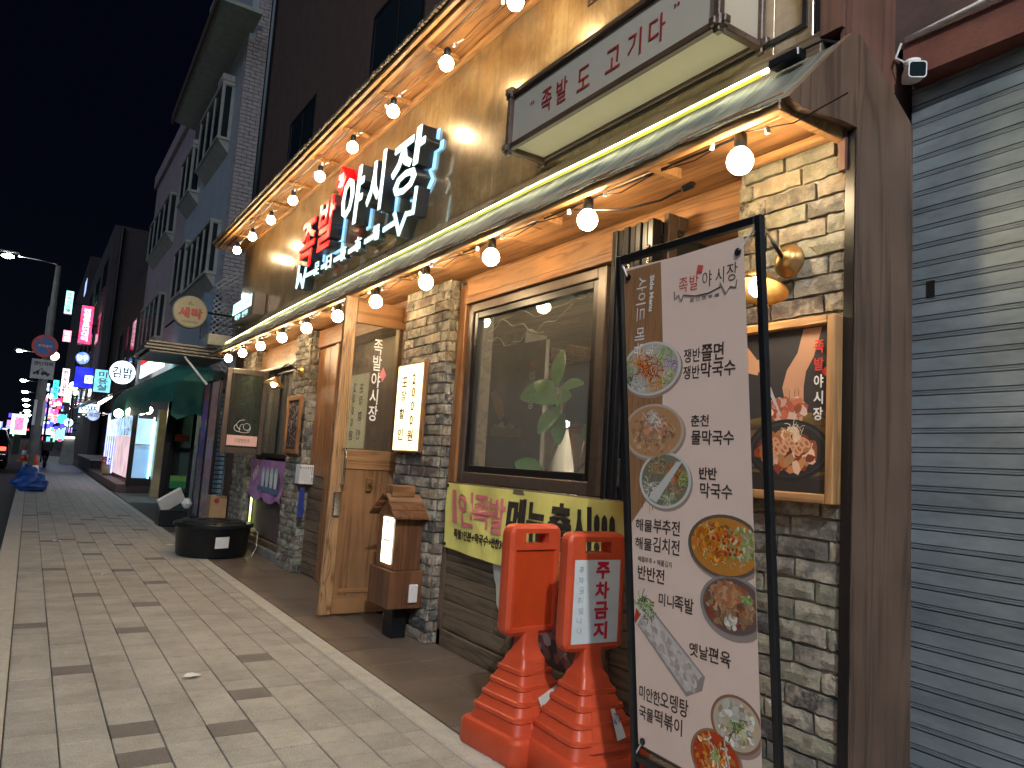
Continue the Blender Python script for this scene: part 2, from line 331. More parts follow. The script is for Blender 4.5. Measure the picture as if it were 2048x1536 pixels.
class Flat:
    """flat print on a plane X = x0 (coordinates y, z) or, axis 1, Y = x0 (coordinates x, z)"""
    def __init__(s, x0, axis=0, clip=None): s.m = MB(); s.x = x0; s.a = axis; s.h = 0; s.clip = clip; s.el = None
    def poly(s, pts, col):
        s.h += .000002
        if s.clip: pts = [(min(max(p[0], s.clip[0]), s.clip[1]), min(max(p[1], s.clip[2]), s.clip[3])) for p in pts]
        if s.el:
            cu, cv, a_, b__ = s.el; Q = []
            for p in pts:
                d = math.hypot((p[0] - cu) / a_, (p[1] - cv) / b__); k = 1 if d < 1 else 1 / d; Q.append((cu + (p[0] - cu) * k, cv + (p[1] - cv) * k))
            pts = Q
        P = [(s.x - s.h, p[0], p[1]) if s.a == 0 else (p[0], s.x - s.h, p[1]) for p in pts]
        s.m.poly(P, col)
    def ell(s, cu, cv, a, b_, col, n=28, rot=0, jit=0):
        c_, s_ = math.cos(rot), math.sin(rot); P = []
        for k in range(n):
            t_ = 2 * math.pi * k / n; q = 1 + U(-jit, jit); x, y = a * q * math.cos(t_), b_ * q * math.sin(t_); P.append((cu + x * c_ - y * s_, cv + x * s_ + y * c_))
        s.poly(P, col)
    def strand(s, u, v, L, w, col, bend=.6):
        a = U(0, 6.28); k = U(-bend, bend); pts1 = []; pts2 = []; x, y = u, v
        for i in range(4):
            pts1.append((x + w * math.sin(a), y - w * math.cos(a))); pts2.append((x - w * math.sin(a), y + w * math.cos(a)))
            x += L / 3 * math.cos(a); y += L / 3 * math.sin(a); a += k
        s.poly(pts1 + pts2[::-1], col)
    def pile(s, u, v, r, cols, n, kind='strand', L=.03, w=.0012, rv=None):
        for i in range(n):
            a = U(0, 6.28); q = r * math.sqrt(R()); x = u + q * math.cos(a); y = v + (rv or r) / r * q * math.sin(a); c = random.choice(cols); f = U(.55, 1.25); c = tuple(min(1, k * f * .92) for k in c)
            if kind == 'strand': s.strand(x - L * .3, y, L * U(.6, 1.2), w, c)
            else: s.ell(x, y, L * U(.5, 1), L * U(.35, .8), c, 7, U(0, 3), .25)
    def build(s, name, parent, mat='print'): return s.m.build(name, mat, parent)

# rough bricks: shared unit meshes, x 0..1 along, z 0..1 up, back y=0, face y=-1
def brick_mesh(k):
    rs = random.Random(k); nx, nz = 5, 2; vs = []; fs = []
    for j in range(nz + 1):
        for i in range(nx + 1):
            ex = 0 if 0 < i < nx else 1; ez = 0 if 0 < j < nz else 1
            x = i / nx + (0 if ex else rs.uniform(-.05, .05)); z = j / nz + (rs.uniform(-.07, .07) if ez else rs.uniform(-.1, .1))
            x += rs.uniform(-.012, .012) * ex
            vs.append((x, -1 + rs.uniform(-.12, .13) + (.28 if ex or ez else 0) * rs.uniform(.4, 1), z))
    for j in range(nz):
        for i in range(nx): a = j * (nx + 1) + i; fs.append((a, a + 1, a + nx + 2, a + nx + 1))
    rim = [(i, 0) for i in range(nx)] + [(nx, j) for j in range(nz)] + [(nx - i, nz) for i in range(nx)] + [(0, nz - j) for j in range(nz)]
    base = len(vs); m_ = len(rim)
    for (i, j) in rim: q = vs[j * (nx + 1) + i]; vs.append((q[0], 0, q[2]))
    for q in range(m_):
        i, j = rim[q]; i2, j2 = rim[(q + 1) % m_]
        fs.append((base + q, base + (q + 1) % m_, j2 * (nx + 1) + i2, j * (nx + 1) + i))
    return vs, fs
BV = [brick_mesh(100 + k) for k in range(9)]; BM = {}
def brickob(parent, o, ln, ht, dp, side, mi):
    k = random.randrange(9)
    if (k, mi) not in BM:
        me = bpy.data.meshes.new('brick'); me.from_pydata(BV[k][0], [], BV[k][1]); me.materials.append(BRM[mi]); BM[k, mi] = me
    b_ = link('brick', BM[k, mi], parent); b_.location = o; b_.scale = (ln, dp, ht)
    if not side: b_.rotation_euler = (0, 0, -math.pi / 2)
    return b_
def brickwall(parent, side, fixed, a0, a1, z0, z1, ch=.0815, bl=.245, dp=.026, j=.013, weights=(5, 3, 2, 3, 3), merge=False, phase=0):
    z = z0; row = phase; M_ = MB()
    while z < z1 - .02:
        h = min(ch, z1 - z) - j; a = a0 - (row % 2) * bl * .5 - U(0, .04)
        while a < a1 - .03:
            L = bl * U(.86, 1.1); s_ = max(a, a0); e_ = min(a + L, a1)
            if e_ - s_ > .045:
                mi = random.choices(range(5), weights)[0]; l = e_ - s_ - j; d = dp * U(.7, 1.15)
                if merge:
                    vs, fs = BV[random.randrange(9)]
                    M_.add([((fixed + p[1] * d), e_ - j / 2 - p[0] * l, z + p[2] * h) if not side else (s_ + j / 2 + p[0] * l, fixed + p[1] * d, z + p[2] * h) for p in vs], fs)
                else:
                    brickob(parent, ((s_ + j / 2, fixed, z + j / 2) if side else (fixed, e_ - j / 2, z + j / 2)), l, h, d, side, mi)
            a += L
        z += ch; row += 1
    if merge: return M_.build('brickwork', BRM[0], parent, kind='stuff')

# ------------------------------------------------------------------ ground
gr = tag(box('ground', (-90, 90, -30, 400, -.5, -.145), 'asphalt'), kind='structure')
road = tag(box('road', (-11, -.14, -12, 330, -.14, -.125), 'asphalt'), kind='structure')
pv = tag(box('pavement', (-.02, 1.965, -3, 60, -.135, -.014), 'joint'), kind='structure')
GP = 9.3
def paver(x0, x1, y0, y1, mat, dz): return (x0 + .003, x1 - .003, y0 + .0012, y1 - .0012, -.03, dz)
dark = {(0, 6.31), (1, 5.04), (2, 3.917), (2, 7.398), (3, 5.9), (3, 9.98), (4, 3.735), (4, 6.868), (4, 8.78), (5, 4.256), (6, 4.98), (1, 9.0), (5, 7.9), (0, 12.4), (2, 11.6), (5, 11.0), (3, 13.6), (6, 9.6), (1, 15.2), (4, 14.4), (7, 12.8), (2, 3.5)}
pvm = {}
def paver_obj(x0, x1, y0, y1, mat):
    w = round(x1 - x0, 3); l = round(y1 - y0, 3); key = (w, l, mat)
    if key not in pvm:
        q = MB(); q.bev(0, w - .006, 0, l - .0022, -.03, 0, .0022); me = bpy.data.meshes.new('paver'); me.from_pydata(q.v, [], q.f); me.materials.append(MT[mat]); pvm[key] = me
    o = link('paver', pvm[key], pv); o.location = (x0 + .0025, y0 + .002, U(-.0015, .0012)); o.rotation_euler = (U(-.002, .002), U(-.003, .003), U(-.004, .004)); return o
far_l = MB(); far_d = MB(); near_n = 0
for k in range(9):
    x0 = .052 + k * .2067; x1 = min(x0 + .2067, 1.83)
    if x1 - x0 < .06: continue
    ds = [y for (kk, y) in dark if kk == k]; off = (ds[0] if ds else k * .11) % .1858
    y = -2.8 + off - (-2.8 % .1858)
    y = off + .1858 * math.floor((-2.8 - off) / .1858)
    while y < 60:
        L = .1858 if y < 16 else .5574
        dk = any(abs(y - q) < .09 for q in ds) or (y > 9.6 and y < 16 and R() < .02)
        if 3.05 - .45 * (x0 > 1) < y < GP and near_n < 298: paver_obj(x0, x1, y, y + L, 'paver_dark' if dk else 'paver'); near_n += 1
        else: (far_d if dk else far_l).box(*paver(x0, x1, y, y + L, 0, U(-.0015, .0012)))
        y += L
far_l.build('distant_pavers', 'paver', pv, kind='stuff'); far_d.build('distant_dark_pavers', 'paver_dark', pv, kind='stuff')
y = -2.0; k = 0
while y < 58:
    for (a, b_, zt, nm) in ((-.14, .05, .006, 'kerbstone'), (1.832, 1.965, .004, 'edge_stone')):
        o = MB().bev(a + .003, b_ - .002, y + .003, y + .997, -.13, zt, .008).build(nm, 'granite', pv)
    y += 1.0 if y < 20 else 1.0
    if y > 30: break
for (a, b_) in ((-.14, .05), (1.832, 1.965)): box('far_kerb', (a, b_, 31, 60, -.13, .004), 'granite', pv)
ent = tag(box('entry_paving', (1.968, 2.76, .2, 12.35, -.13, -.006), 'joint'), kind='structure')
y = .3; k = 0
while y < 12.2:
    L = .395
    for a, b_ in ((1.97, 2.36), (2.36, 2.75)): 
        o = MB().bev(a + .002, b_ - .002, y + .002, y + L - .002, -.05, U(-.001, .0015), .002).build('tile', 'entry', ent)
    y += L
lot = tag(box('side_lot', (1.968, 3.4, 12.36, 60, -.13, -.004), 'asphalt'), kind='structure')
box('concrete_patch', (2.0, 3.3, 18.6, 22.5, -.01, .004), 'concrete', lot)

# litter
for i, (x, y, s_, lb) in enumerate(((.95, 4.75, .05, 'small crumpled yellowish wrapper lying on the near pavers'), (.78, 8.6, .035, 'tiny scrap of white paper on the mid pavers'), (.44, 11.4, .05, 'white paper scrap on the pavers level with the black tub'), (1.75, 10.9, .07, 'flattened white wrapper beside the black tub'))):
    m = MB(); P = []
    for a in range(9): t_ = a / 9 * 6.283; P.append((x + s_ * U(.8, 1.2) * math.cos(t_), y + s_ * 1.0 * U(.5, 1) * math.sin(t_), .004 + U(0, .018)))
    P.append((x, y, .008))
    m.add(P, [(a, (a + 1) % 9, 9) for a in range(9)]); tag(m.build('litter', 'paper'), lb, 'litter', 'scraps of litter')

# ------------------------------------------------------------------ restaurant building
RB = thing('restaurant_building', 'two-storey restaurant with grey brick pilasters, wood trim and a gilded sign wall', 'building', (2.75, 7, 0))
box('lower_wall', (2.76, 2.95, 1.72, 12.3, 0, 1.19), 'dark_y', RB)
box('header_wall', (2.765, 2.95, 1.72, 12.3, 2.56, 2.95), 'soffit', RB)
for a, b_ in ((1.72, 2.28), (4.92, 6.12), (7.75, 9.1), (10.95, 12.3)): box('lower_wall', (2.762, 2.948, a, b_, 1.19, 2.56), 'dark_y', RB)
def pilaster(y0, y1, side, merge=False, x0=2.605, z1=2.77, ph=0, w=(5, 3, 2, 3, 3), ch=.0815, bl=.245):
    p = box('brick_pilaster', (x0 + .03, 2.765, y0 + .03, y1, -.02, z1), 'mortar', RB)
    brickwall(p, False, x0 + .03, y0 + .004 if side else y0, y1, 0, z1, phase=ph, merge=merge, weights=w, ch=ch, bl=bl)
    if side: brickwall(p, True, y0 + .03, x0 + .03, 2.76, 0, z1, phase=ph + 1, merge=merge, weights=w, ch=ch, bl=.15)
    return p
pilaster(1.70, 2.25, False, ph=0, w=(4, 1, 2, 1, 5))
pilaster(5.05, 5.85, True, ph=1, w=(5, 3, 1, 4, 1), ch=.0815, bl=.26)
pilaster(8.45, 9.07, True, ph=0, w=(5, 3, 2, 3, 1), ch=.0815, bl=.29)
pilaster(10.98, 11.75, True, merge=True)
# wainscot planks under the big window
ws = box('wainscot', (2.735, 2.765, 2.27, 5.04, 0, 1.17), 'black', RB)
z = .13
while z < 1.15:
    h = U(.085, .11); y = 2.28
    while y < 5.0:
        L = min(U(.9, 1.7), 5.03 - y); L = L if 5.03 - y - L > .2 else 5.03 - y
        MB().bev(2.712 + U(-.003, .003), 2.736, y + .002, y + L - .002, z, z + h - .004, .003).build('plank', 'dark_y', ws); y += L
    z += h
box('base_board', (2.70, 2.735, 2.27, 5.04, 0, .12), 'dark_y', ws, e=.005)
box('corner_post', (2.70, 2.765, 4.985, 5.045, 0, 1.19), 'dark_z', RB, e=.004)
# window surround of wood
for nm, d, mt in (('trim_post', (2.70, 2.765, 4.94, 5.045, 1.2, 2.72), 'trim_z'), ('trim_lintel', (2.70, 2.762, 2.26, 4.938, 2.615, 2.765), 'soffit'), ('trim_lintel', (2.69, 2.762, 2.26, 4.938, 2.56, 2.612), 'trim_y'), ('window_ledge', (2.685, 2.762, 2.26, 5.03, 1.165, 1.20), 'dark_y')):
    box(nm, d, mt, RB, e=.004)
wf = MB()
for d in ((2.72, 2.80, 4.86, 4.935, 1.205, 2.555), (2.72, 2.80, 3.30, 3.375, 1.205, 2.555), (2.72, 2.80, 3.377, 4.858, 2.49, 2.555), (2.72, 2.80, 3.377, 4.858, 1.205, 1.285)): wf.bev(*d, .006)
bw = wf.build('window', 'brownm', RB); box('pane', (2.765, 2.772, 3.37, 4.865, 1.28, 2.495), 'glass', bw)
f2 = MB()
for d in ((2.735, 2.79, 4.80, 4.857, 1.287, 2.488), (2.735, 2.79, 3.378, 3.43, 1.287, 2.488), (2.735, 2.79, 3.432, 4.798, 2.44, 2.488), (2.735, 2.79, 3.432, 4.798, 1.287, 1.335)): f2.bev(*d, .004)
f2.build('sash', 'black', bw)
# folding window stack
fw = thing('folding_window', 'stack of folded black-framed glass doors standing out beside the big window', 'folding window', (2.72, 2.8, 1.2))
for k in range(7):
    y = 2.685 + k * .046
    lf = MB().bev(2.50 + (k % 2) * .006, 2.56, y, y + .038, 1.21, 2.635 - .006 * (k % 2), .004).bev(2.562, 2.90, y + .002, y + .036, 2.56, 2.63, .004).bev(2.562, 2.90, y + .002, y + .036, 1.21, 1.28, .004).build('leaf', 'black', fw)
for (y, z) in ((2.71, 2.5), (2.71, 1.35), (2.85, 2.42), (2.85, 1.42)):
    MB().tube([(2.494, y, z), (2.494, y, z - .14)], .007).build('hinge', 'steel', fw)
lf = MB()
for d in ((2.565, 2.63, 2.64, 2.68, 1.21, 2.665), (2.90, 2.96, 2.64, 2.68, 1.21, 2.665), (2.632, 2.898, 2.64, 2.68, 2.59, 2.665), (2.632, 2.898, 2.64, 2.68, 1.21, 1.29)): lf.bev(*d, .005)
lf = lf.build('end_leaf', 'brownm', fw); box('pane', (2.63, 2.90, 2.655, 2.662, 1.29, 2.59), 'glass_g', lf)
# doorway
dj = MB()
for d in ((2.70, 2.80, 7.75, 7.86, 0, 2.56),): dj.bev(*d, .006)
dj.build('door_post', 'trim_z', RB); box('door_lintel', (2.69, 2.80, 5.86, 8.42, 2.565, 2.765), 'trim_y', RB, e=.006)
box('door_post', (2.70, 2.80, 6.16, 6.24, 0, 2.56), 'trim_z', RB, e=.006)
fx = box('fixed_panel', (2.745, 2.762, 7.87, 8.44, 0, 2.56), 'dark_z', RB)
for z0, z1 in [(.02 + i * .118, .132 + i * .118) for i in range(9)]: MB().bev(2.725, 2.745, 7.88, 8.43, z0, z1, .003).build('plank', 'dark_y', fx)
for y0, y1 in ((7.88, 8.06), (8.065, 8.25), (8.255, 8.43)): MB().bev(2.722, 2.744, y0, y1, 1.1, 2.55, .004).build('board', 'trim_z', fx)
box('inner_door', (2.9, 2.945, 6.25, 7.74, 0, 2.55), 'dark_z', RB)
# open door leaf
D0, D1 = 6.085, 6.125
dr = MB()
for d in ((2.262, 2.80, D0, D1, 2.50, 2.705), (2.262, 2.80, D0, D1, 1.235, 1.405), (2.262, 2.80, D0, D1, .03, .17), (2.72, 2.80, D0, D1, .172, 2.498)): dr.bev(*d, .005)
dr = dr.build('door', 'door_x', RB)
MB().bev(2.15, 2.26, D0 - .004, D1 + .004, .025, 2.72, .006).build('stile', 'stile', dr)
box('lower_panel', (2.26, 2.72, D0 + .012, D1 - .012, .17, 1.236), 'door_z', dr)
box('lower_moulding', (2.30, 2.70, D0 + .003, D0 + .012, .20, .235), 'door_x', dr, e=.003)
box('glass_pane', (2.26, 2.72, 6.10, 6.106, 1.404, 2.502), glass('door_glass', (.8, .78, .70), 1.8), dr)
MB().tube([(2.245, D0, 1.40), (2.245, D0 - .055, 1.40), (2.245, D0 - .06, 1.37), (2.245, D0 - .06, 1.13), (2.245, D0 - .055, 1.10), (2.245, D0, 1.10)], .011).build('handle', 'steel', dr, True)
box('lock', (2.185, 2.25, D0 - .035, D0 - .004, .84, 1.04), 'steel', dr, e=.008)
MB().bev(2.47, 2.52, D0 - .02, D0 + .012, 1.05, 1.17, .006).tube([(2.495, D0 - .03, 1.12), (2.50, D0 - .06, 1.12)], .018).build('latch', 'gold', dr)
vtext('족발야시장', (2.483, 6.094, 2.02), .085, .72, NY, 'whiteink', 'lettering', dr, bold=.012)
dm = MB(); dm.prism([(2.545, 2.14), (2.575, 2.075), (2.545, 2.01), (2.515, 2.075)], 1, 6.09, 6.096); dm.build('emblem', 'pinkink', dr)
MB().tube([(2.56, D0 - .01, 1.11), (2.68, 5.85, 1.06), (2.60, 5.70, 1.05)], .004, 5).build('door_stay', 'steel', dr)

# soffit and its frame
aw = thing('lower_awning', 'long grey-green canvas awning with timber soffit above the shop front', 'awning', (2.5, 7, 2.77))
xs = (2.235, 2.35, 2.475, 2.60, 2.755)
for i in range(4):
    y = 1.72
    while y < 12.1:
        L = min(U(1.5, 2.4), 12.12 - y)
        if i in (0,): z0 = 2.80
        else: z0 = 2.785 + .004 * i
        MB().bev(xs[i] + .002, xs[i + 1] - .002, y + .002, y + L - .002, z0 + U(0, .004), z0 + .022, .003).build('soffit_board', 'soffit', aw); y += L
MB().bev(2.185, 2.225, 1.70, 12.15, 2.722, 2.762, .004).build('fascia_batten', 'batten', aw)
MB().bev(2.226, 2.60, 1.70, 1.74, 2.722, 2.784, .004).build('end_batten', 'batten', aw)
MB().bev(2.56, 2.60, 1.75, 2.24, 2.745, 2.78, .004).build('inner_batten', 'batten', aw)
for k in range(11): MB().bev(2.226, 2.42, 2.42 + k * .93, 2.46 + k * .93, 2.735, 2.785, .004).build('rafter', 'batten', aw)
MB().tube([(2.29, 1.95, 2.745), (2.29, 12.0, 2.745)], .006).build('conduit', 'blackp', aw)
# canvas
m = MB(); ny = 150; nu = 6; vs = []
for i in range(ny + 1):
    y = 1.70 + i * (10.45 / ny)
    for k in range(nu + 1):
        q = k / nu; x = 2.18 + .385 * q; z = 2.765 + .375 * q - .016 * math.sin(q * math.pi) * (1 + .8 * math.sin(y * 7.3)) - .006 * math.sin(y * 23 + q * 4) - (.02 + .012 * math.sin(y * 11)) * (q == 0) * .5
        vs.append((x, y, z))
m.add(vs, [(i * (nu + 1) + k, i * (nu + 1) + k + 1, (i + 1) * (nu + 1) + k + 1, (i + 1) * (nu + 1) + k) for i in range(ny) for k in range(nu)])
m.build('canvas', 'canvas', aw, True)
MB().tube([(2.176, 1.7 + i * .087, 2.758 + U(-.006, .006)) for i in range(121)], [.005 + U(-.002, .003) for i in range(121)], 5).build('frayed_hem', 'canvas', aw)
led = thing('light_strip', 'bright yellow-white tube of light lying along the top of the lower awning', 'light strip', (2.5, 2.0, 3.1))
LP = [(2.488, 2.0, 3.115), (2.482, 2.9, 3.105), (2.486, 3.8, 3.112), (2.48, 5.2, 3.10), (2.484, 6.8, 3.105), (2.47, 8.2, 3.085), (2.44, 9.6, 3.05), (2.40, 10.8, 2.99), (2.33, 11.7, 2.92)]
MB().tube(LP, .011).build('lit_tube', 'led', led, True)
MB().tube([(p[0] - .020, p[1] + .02, p[2] - .022) for p in LP], .009).build('rail', 'ledside', led, True)
MB().bev(2.46, 2.52, 1.83, 1.98, 3.10, 3.14, .006).tube([(2.49, 1.84, 3.13), (2.52, 1.76, 3.15), (2.57, 1.72, 3.14)], .006, 6).build('end_cap', 'blackp', led)

# sign wall
sw = box('sign_wall', (2.615, 2.80, 1.80, 12.3, 3.0, 4.66), 'black', RB)
ys = [1.86, 2.06, 3.28, 4.50, 5.72, 6.94, 8.16, 9.38, 10.60, 11.82, 12.29]
for a, b_ in zip(ys, ys[1:]): MB().bev(2.597, 2.614, a + .0012, b_ - .0012, 3.235, 4.60, .0015).build('sign_panel', 'gilded', sw)
box('lower_moulding', (2.565, 2.614, 1.80, 12.29, 3.135, 3.232), 'dark_y', sw, e=.004)
for y0, y1, z0, z1 in ((1.885, 3.90, 3.30, 4.45), ):
    fm = MB()
    for d in ((2.585, 2.596, y0, y0 + .022, z0, z1), (2.585, 2.596, y0 + .022, y1, z0, z0 + .022)): fm.box(*d)
    fm.build('raised_trim', 'black', sw)
fm = MB()
for d in ((2.588, 2.596, 3.44, 3.455, 4.20, 4.5), (2.588, 2.596, 2.2, 3.44, 4.20, 4.214)): fm.box(*d)
fm.build('raised_trim', 'brownink', sw)
# upper awning
ua = thing('upper_awning', 'narrow timber eave with a shingled rim above the gilded sign wall', 'awning', (2.4, 7, 4.6))
for x0, x1 in ((2.22, 2.345), (2.35, 2.475), (2.48, 2.60)):
    y = 1.7
    while y < 12.4:
        L = min(U(1.8, 2.6), 12.42 - y); MB().bev(x0, x1, y + .002, y + L - .002, 4.585 + U(0, .004), 4.605, .003).build('soffit_board', 'soffit', ua); y += L
MB().bev(2.175, 2.215, 1.7, 12.42, 4.505, 4.55, .004).build('fascia_batten', 'batten', ua)
MB().bev(2.13, 2.165, 1.7, 12.42, 4.535, 4.575, .004).build('outer_batten', 'batten', ua)
MB().bev(2.555, 2.597, 1.7, 12.42, 4.535, 4.58, .004).build('wall_batten', 'batten', ua)
for k in range(12): MB().bev(2.22, 2.55, 2.26 + k * .93, 2.30 + k * .93, 4.545, 4.584, .004).build('rafter', 'batten', ua)
MB().tube([(2.27, 1.8, 4.50), (2.27, 12.3, 4.50)], .006).build('conduit', 'blackp', ua)
sh = MB(); y = 1.7
while y < 12.42:
    w = U(.045, .065); sh.box(2.10 + U(-.008, .006), 2.17, y, y + w - .012, 4.575, 4.60 + U(0, .008)); y += w
sh.build('shingle_rim', 'dark_y', ua, kind='stuff')
MB().prism([(2.12, 4.607), (2.8, 4.95), (2.8, 4.90), (2.15, 4.603)], 1, 1.7, 12.42).build('roof_cover', 'darkwall', ua)

# string bulbs
def bulb(x, y, z, label, grp, upper):
    t_ = thing('string_bulb', label, 'light bulb', (x, y, z), grp)
    pr = [(.012, .058), (.022, .052), (.036, .040), (.048, .020), (.0525, 0), (.048, -.022), (.036, -.039), (.019, -.050), (.002, -.053)]
    MB().lathe(pr, (x, y, z), (0, 0, 1), 20).build('globe', 'bulb', t_, True)
    MB().lathe([(.022, .05), (.026, .056), (.026, .11), (.014, .125), (.004, .13)], (x, y, z), (0, 0, 1), 14).build('socket', 'blackp', t_, True)
    c = MB()
    for s_ in (-1, 1): c.lathe([(.008, -.010), (.011, -.009), (.011, .014), (.007, .018)], (x - .01 + U(-.02, .02), y + s_ * .135 + U(-.02, .02), z + .09 + U(-.02, .01)), (U(-.2, .2), U(-.2, .2), 1), 10)
    c.build('cable_clip', 'white', t_, True)
    MB().tube([(x + .01, y - .46, z + .105), (x, y - .25, z + .09 - U(0, .03)), (x, y - .02, z + .115), (x, y + .02, z + .115), (x + .01, y + .25, z + .09 - U(0, .03)), (x + .01, y + .46, z + .105)], .003, 5).build('cable', 'blackp', t_)
nth = ['first', 'second', 'third', 'fourth', 'fifth', 'sixth', 'seventh', 'eighth', 'ninth', 'tenth', 'eleventh', 'twelfth']
LY = [1.933, 2.902, 3.845, 4.741, 5.661, 6.562, 7.48, 8.363, 9.294, 10.22, 11.05]
for i, y in enumerate(LY): bulb(2.25, y, 2.615, 'lit globe bulb under the lower awning, %s from the shutter end' % nth[i], 'lit bulbs under the lower awning', 0)
UY = [1.87, 2.82, 3.756, 4.681, 5.638, 6.576, 7.519, 8.478, 9.419, 10.354, 11.26]
for i, y in enumerate(UY): bulb(2.25, y, 4.247, 'lit globe bulb under the eave above the gilded wall, %s from the shutter end' % nth[i], 'lit bulbs under the upper eave', 1)
for i, (y, z) in enumerate(((2.62, 2.70),)):
    tag(MB().tube([(2.25, 3.02, 2.70), (2.40, 2.80, 2.68), (2.48, 2.62, 2.70), (2.53, 2.53, 2.74)], .006, 6).lathe([(.004, 0), (.016, .01), (.018, .06), (.006, .075)], (2.52, 2.52, 2.735), (.3, -1, .3), 10).build('loose_cable', 'blackp'), 'dark loose cable and plug sagging under the soffit near the brick wall', 'cable')

# upper storey
box('upper_wall', (2.80, 3.0, -3, 12.9, 4.66, 13), 'darkwall', RB)
for (y0, y1, z0, z1) in ((6.45, 7.75, 4.95, 6.35), (9.9, 11.0, 5.05, 6.25), (2.6, 4.0, 5.2, 6.5)):
    fm = MB()
    for d in ((2.785, 2.80, y0 - .05, y0, z0 - .05, z1 + .05), (2.785, 2.80, y1, y1 + .05, z0 - .05, z1 + .05), (2.785, 2.80, y0, y1, z1, z1 + .05), (2.785, 2.80, y0, y1, z0 - .05, z0), (2.788, 2.80, (y0 + y1) / 2 - .02, (y0 + y1) / 2 + .02, z0, z1)): fm.box(*d)
    w_ = fm.build('upper_window', 'black', RB); box('pane', (2.792, 2.797, y0, y1, z0, z1), 'dark_glass', w_)
MB().tube([(2.74, 12.75, 13), (2.74, 12.75, 4.8)], .05).build('downpipe', 'dark_glass', RB)
box('end_wall', (2.62, 2.76, 11.76, 12.28, 0, 2.9), 'darkwall', RB)
box('back_wall', (2.8, 3.0, 1.75, 12.9, 2.95, 4.66), 'darkwall', RB)
box('side_wall', (2.96, 3.0, 8.3, 12.9, 0, 2.95), 'darkwall', RB)

# wing wall at the shutter end
MB().prism([(3.02, -.05), (2.605, -.05), (2.605, 2.765), (2.505, 2.765), (2.26, 2.735), (2.178, 2.755), (2.56, 3.15), (2.62, 3.16), (3.02, 2.885)], 1, 1.655, 1.69).build('wing_wall', 'dark_z', RB)  # top is cut along the diagonal edge of a cast shadow
box('wing_shade_board', (2.58, 3.06, 1.692, 1.72, 2.6, 3.6), 'dark_z2', RB)  # darker board stands in for the shaded part above the diagonal
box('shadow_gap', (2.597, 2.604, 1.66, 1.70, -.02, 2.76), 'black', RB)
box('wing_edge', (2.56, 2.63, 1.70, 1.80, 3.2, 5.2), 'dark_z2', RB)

# cream box sign
bs = thing('box_sign', 'long cream box sign with dark bamboo-like frame and red slogan', 'sign', (2.46, 3.0, 3.33))
x0, x1, y0, y1, z0, z1 = 2.32, 2.59, 2.13, 3.83, 3.33, 3.68
box('panel_body', (x0 + .006, x1, y0 + .006, y1 - .006, z0 + .006, z1 - .006), 'cream', bs)
r_ = .019
for x in (x0, x1):
    for z in (z0, z1): MB().bev(x - r_, x + r_, y0 - .05, y1 + .05, z - r_, z + r_, .005).build('long_bar', 'bamboo', bs)
for x in (x0 - .006, x1 + .006):
    for y in (y0, y1): MB().bev(x - r_, x + r_, y - r_, y + r_, z0 - .05, z1 + .05, .005).build('upright_bar', 'bamboo', bs)
for y in (y0 + .002, y1 - .002):
    for z in (z0 - .008, z1 + .008): MB().bev(x0 - .05, x1 + .02, y - r_, y + r_, z - r_, z + r_, .005).build('cross_bar', 'bamboo', bs)
for y in (y0, y1):
    for z in (z0, z1): MB().bev(x0 - .03, x0 + .03, y - .03, y + .03, z - .03, z + .03, .008).build('corner_knot', 'bamboo', bs)
X_ = x0 + .003
for ch, yc, zc, w, h in (('“', 3.60, 3.545, .035, .022), ('족', 3.45, 3.50, .10, .145), ('발', 3.30, 3.50, .10, .145), ('도', 3.10, 3.49, .11, .13), ('고', 2.855, 3.49, .115, .125), ('기', 2.69, 3.495, .10, .14), ('다', 2.53, 3.495, .11, .145), ('”', 2.40, 3.555, .035, .022)):
    text(ch, (X_, yc, zc), w, h, NX, 'redink', 'lettering', bs, bold=.004, ext=.003)

# channel letters
cl = thing('channel_letter_sign', 'big raised red and white lettering with pale blue halo and curved ribbon', 'sign', (2.55, 6.9, 3.3))
def chan(ch, ya, yb, za, zb, face, roll=0, d0=2.445, d1=2.575, sh_=0, bold=.022):
    c = ((d0 + d1) / 2, (ya + yb) / 2, (za + zb) / 2); w = abs(ya - yb); h = zb - za
    text(ch, c, w, h, NX, 'navy', 'letter_body', cl, ext=d1 - d0, bold=bold, roll=roll, shear=sh_)
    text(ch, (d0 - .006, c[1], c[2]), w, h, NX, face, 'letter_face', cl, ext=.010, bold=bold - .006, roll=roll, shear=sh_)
    text(ch, (2.586, c[1] - .02, c[2] - .01), w * 1.06, h * 1.04, NX, 'halo', 'halo_plate', cl, ext=.008, bold=bold + .01, roll=roll, shear=sh_)
chan('족', 8.66, 8.12, 3.46, 4.02, 'redneon', sh_=.12)
chan('발', 8.02, 7.50, 3.56, 4.12, 'redneon', sh_=.12)
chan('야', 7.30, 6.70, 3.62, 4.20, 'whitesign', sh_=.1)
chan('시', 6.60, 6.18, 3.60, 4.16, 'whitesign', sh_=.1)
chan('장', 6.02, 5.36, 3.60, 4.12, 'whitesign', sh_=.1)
dm = MB(); dm.prism([(7.42, 4.385), (7.27, 4.22), (7.40, 4.055), (7.56, 4.22)], 0, 2.45, 2.58); dm.build('diamond', 'redneon', cl)
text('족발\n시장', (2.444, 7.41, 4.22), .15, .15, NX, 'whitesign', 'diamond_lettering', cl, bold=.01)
RX = lambda y: 3.355 + .024 * (abs(y - 7.4)) ** 2 * .5
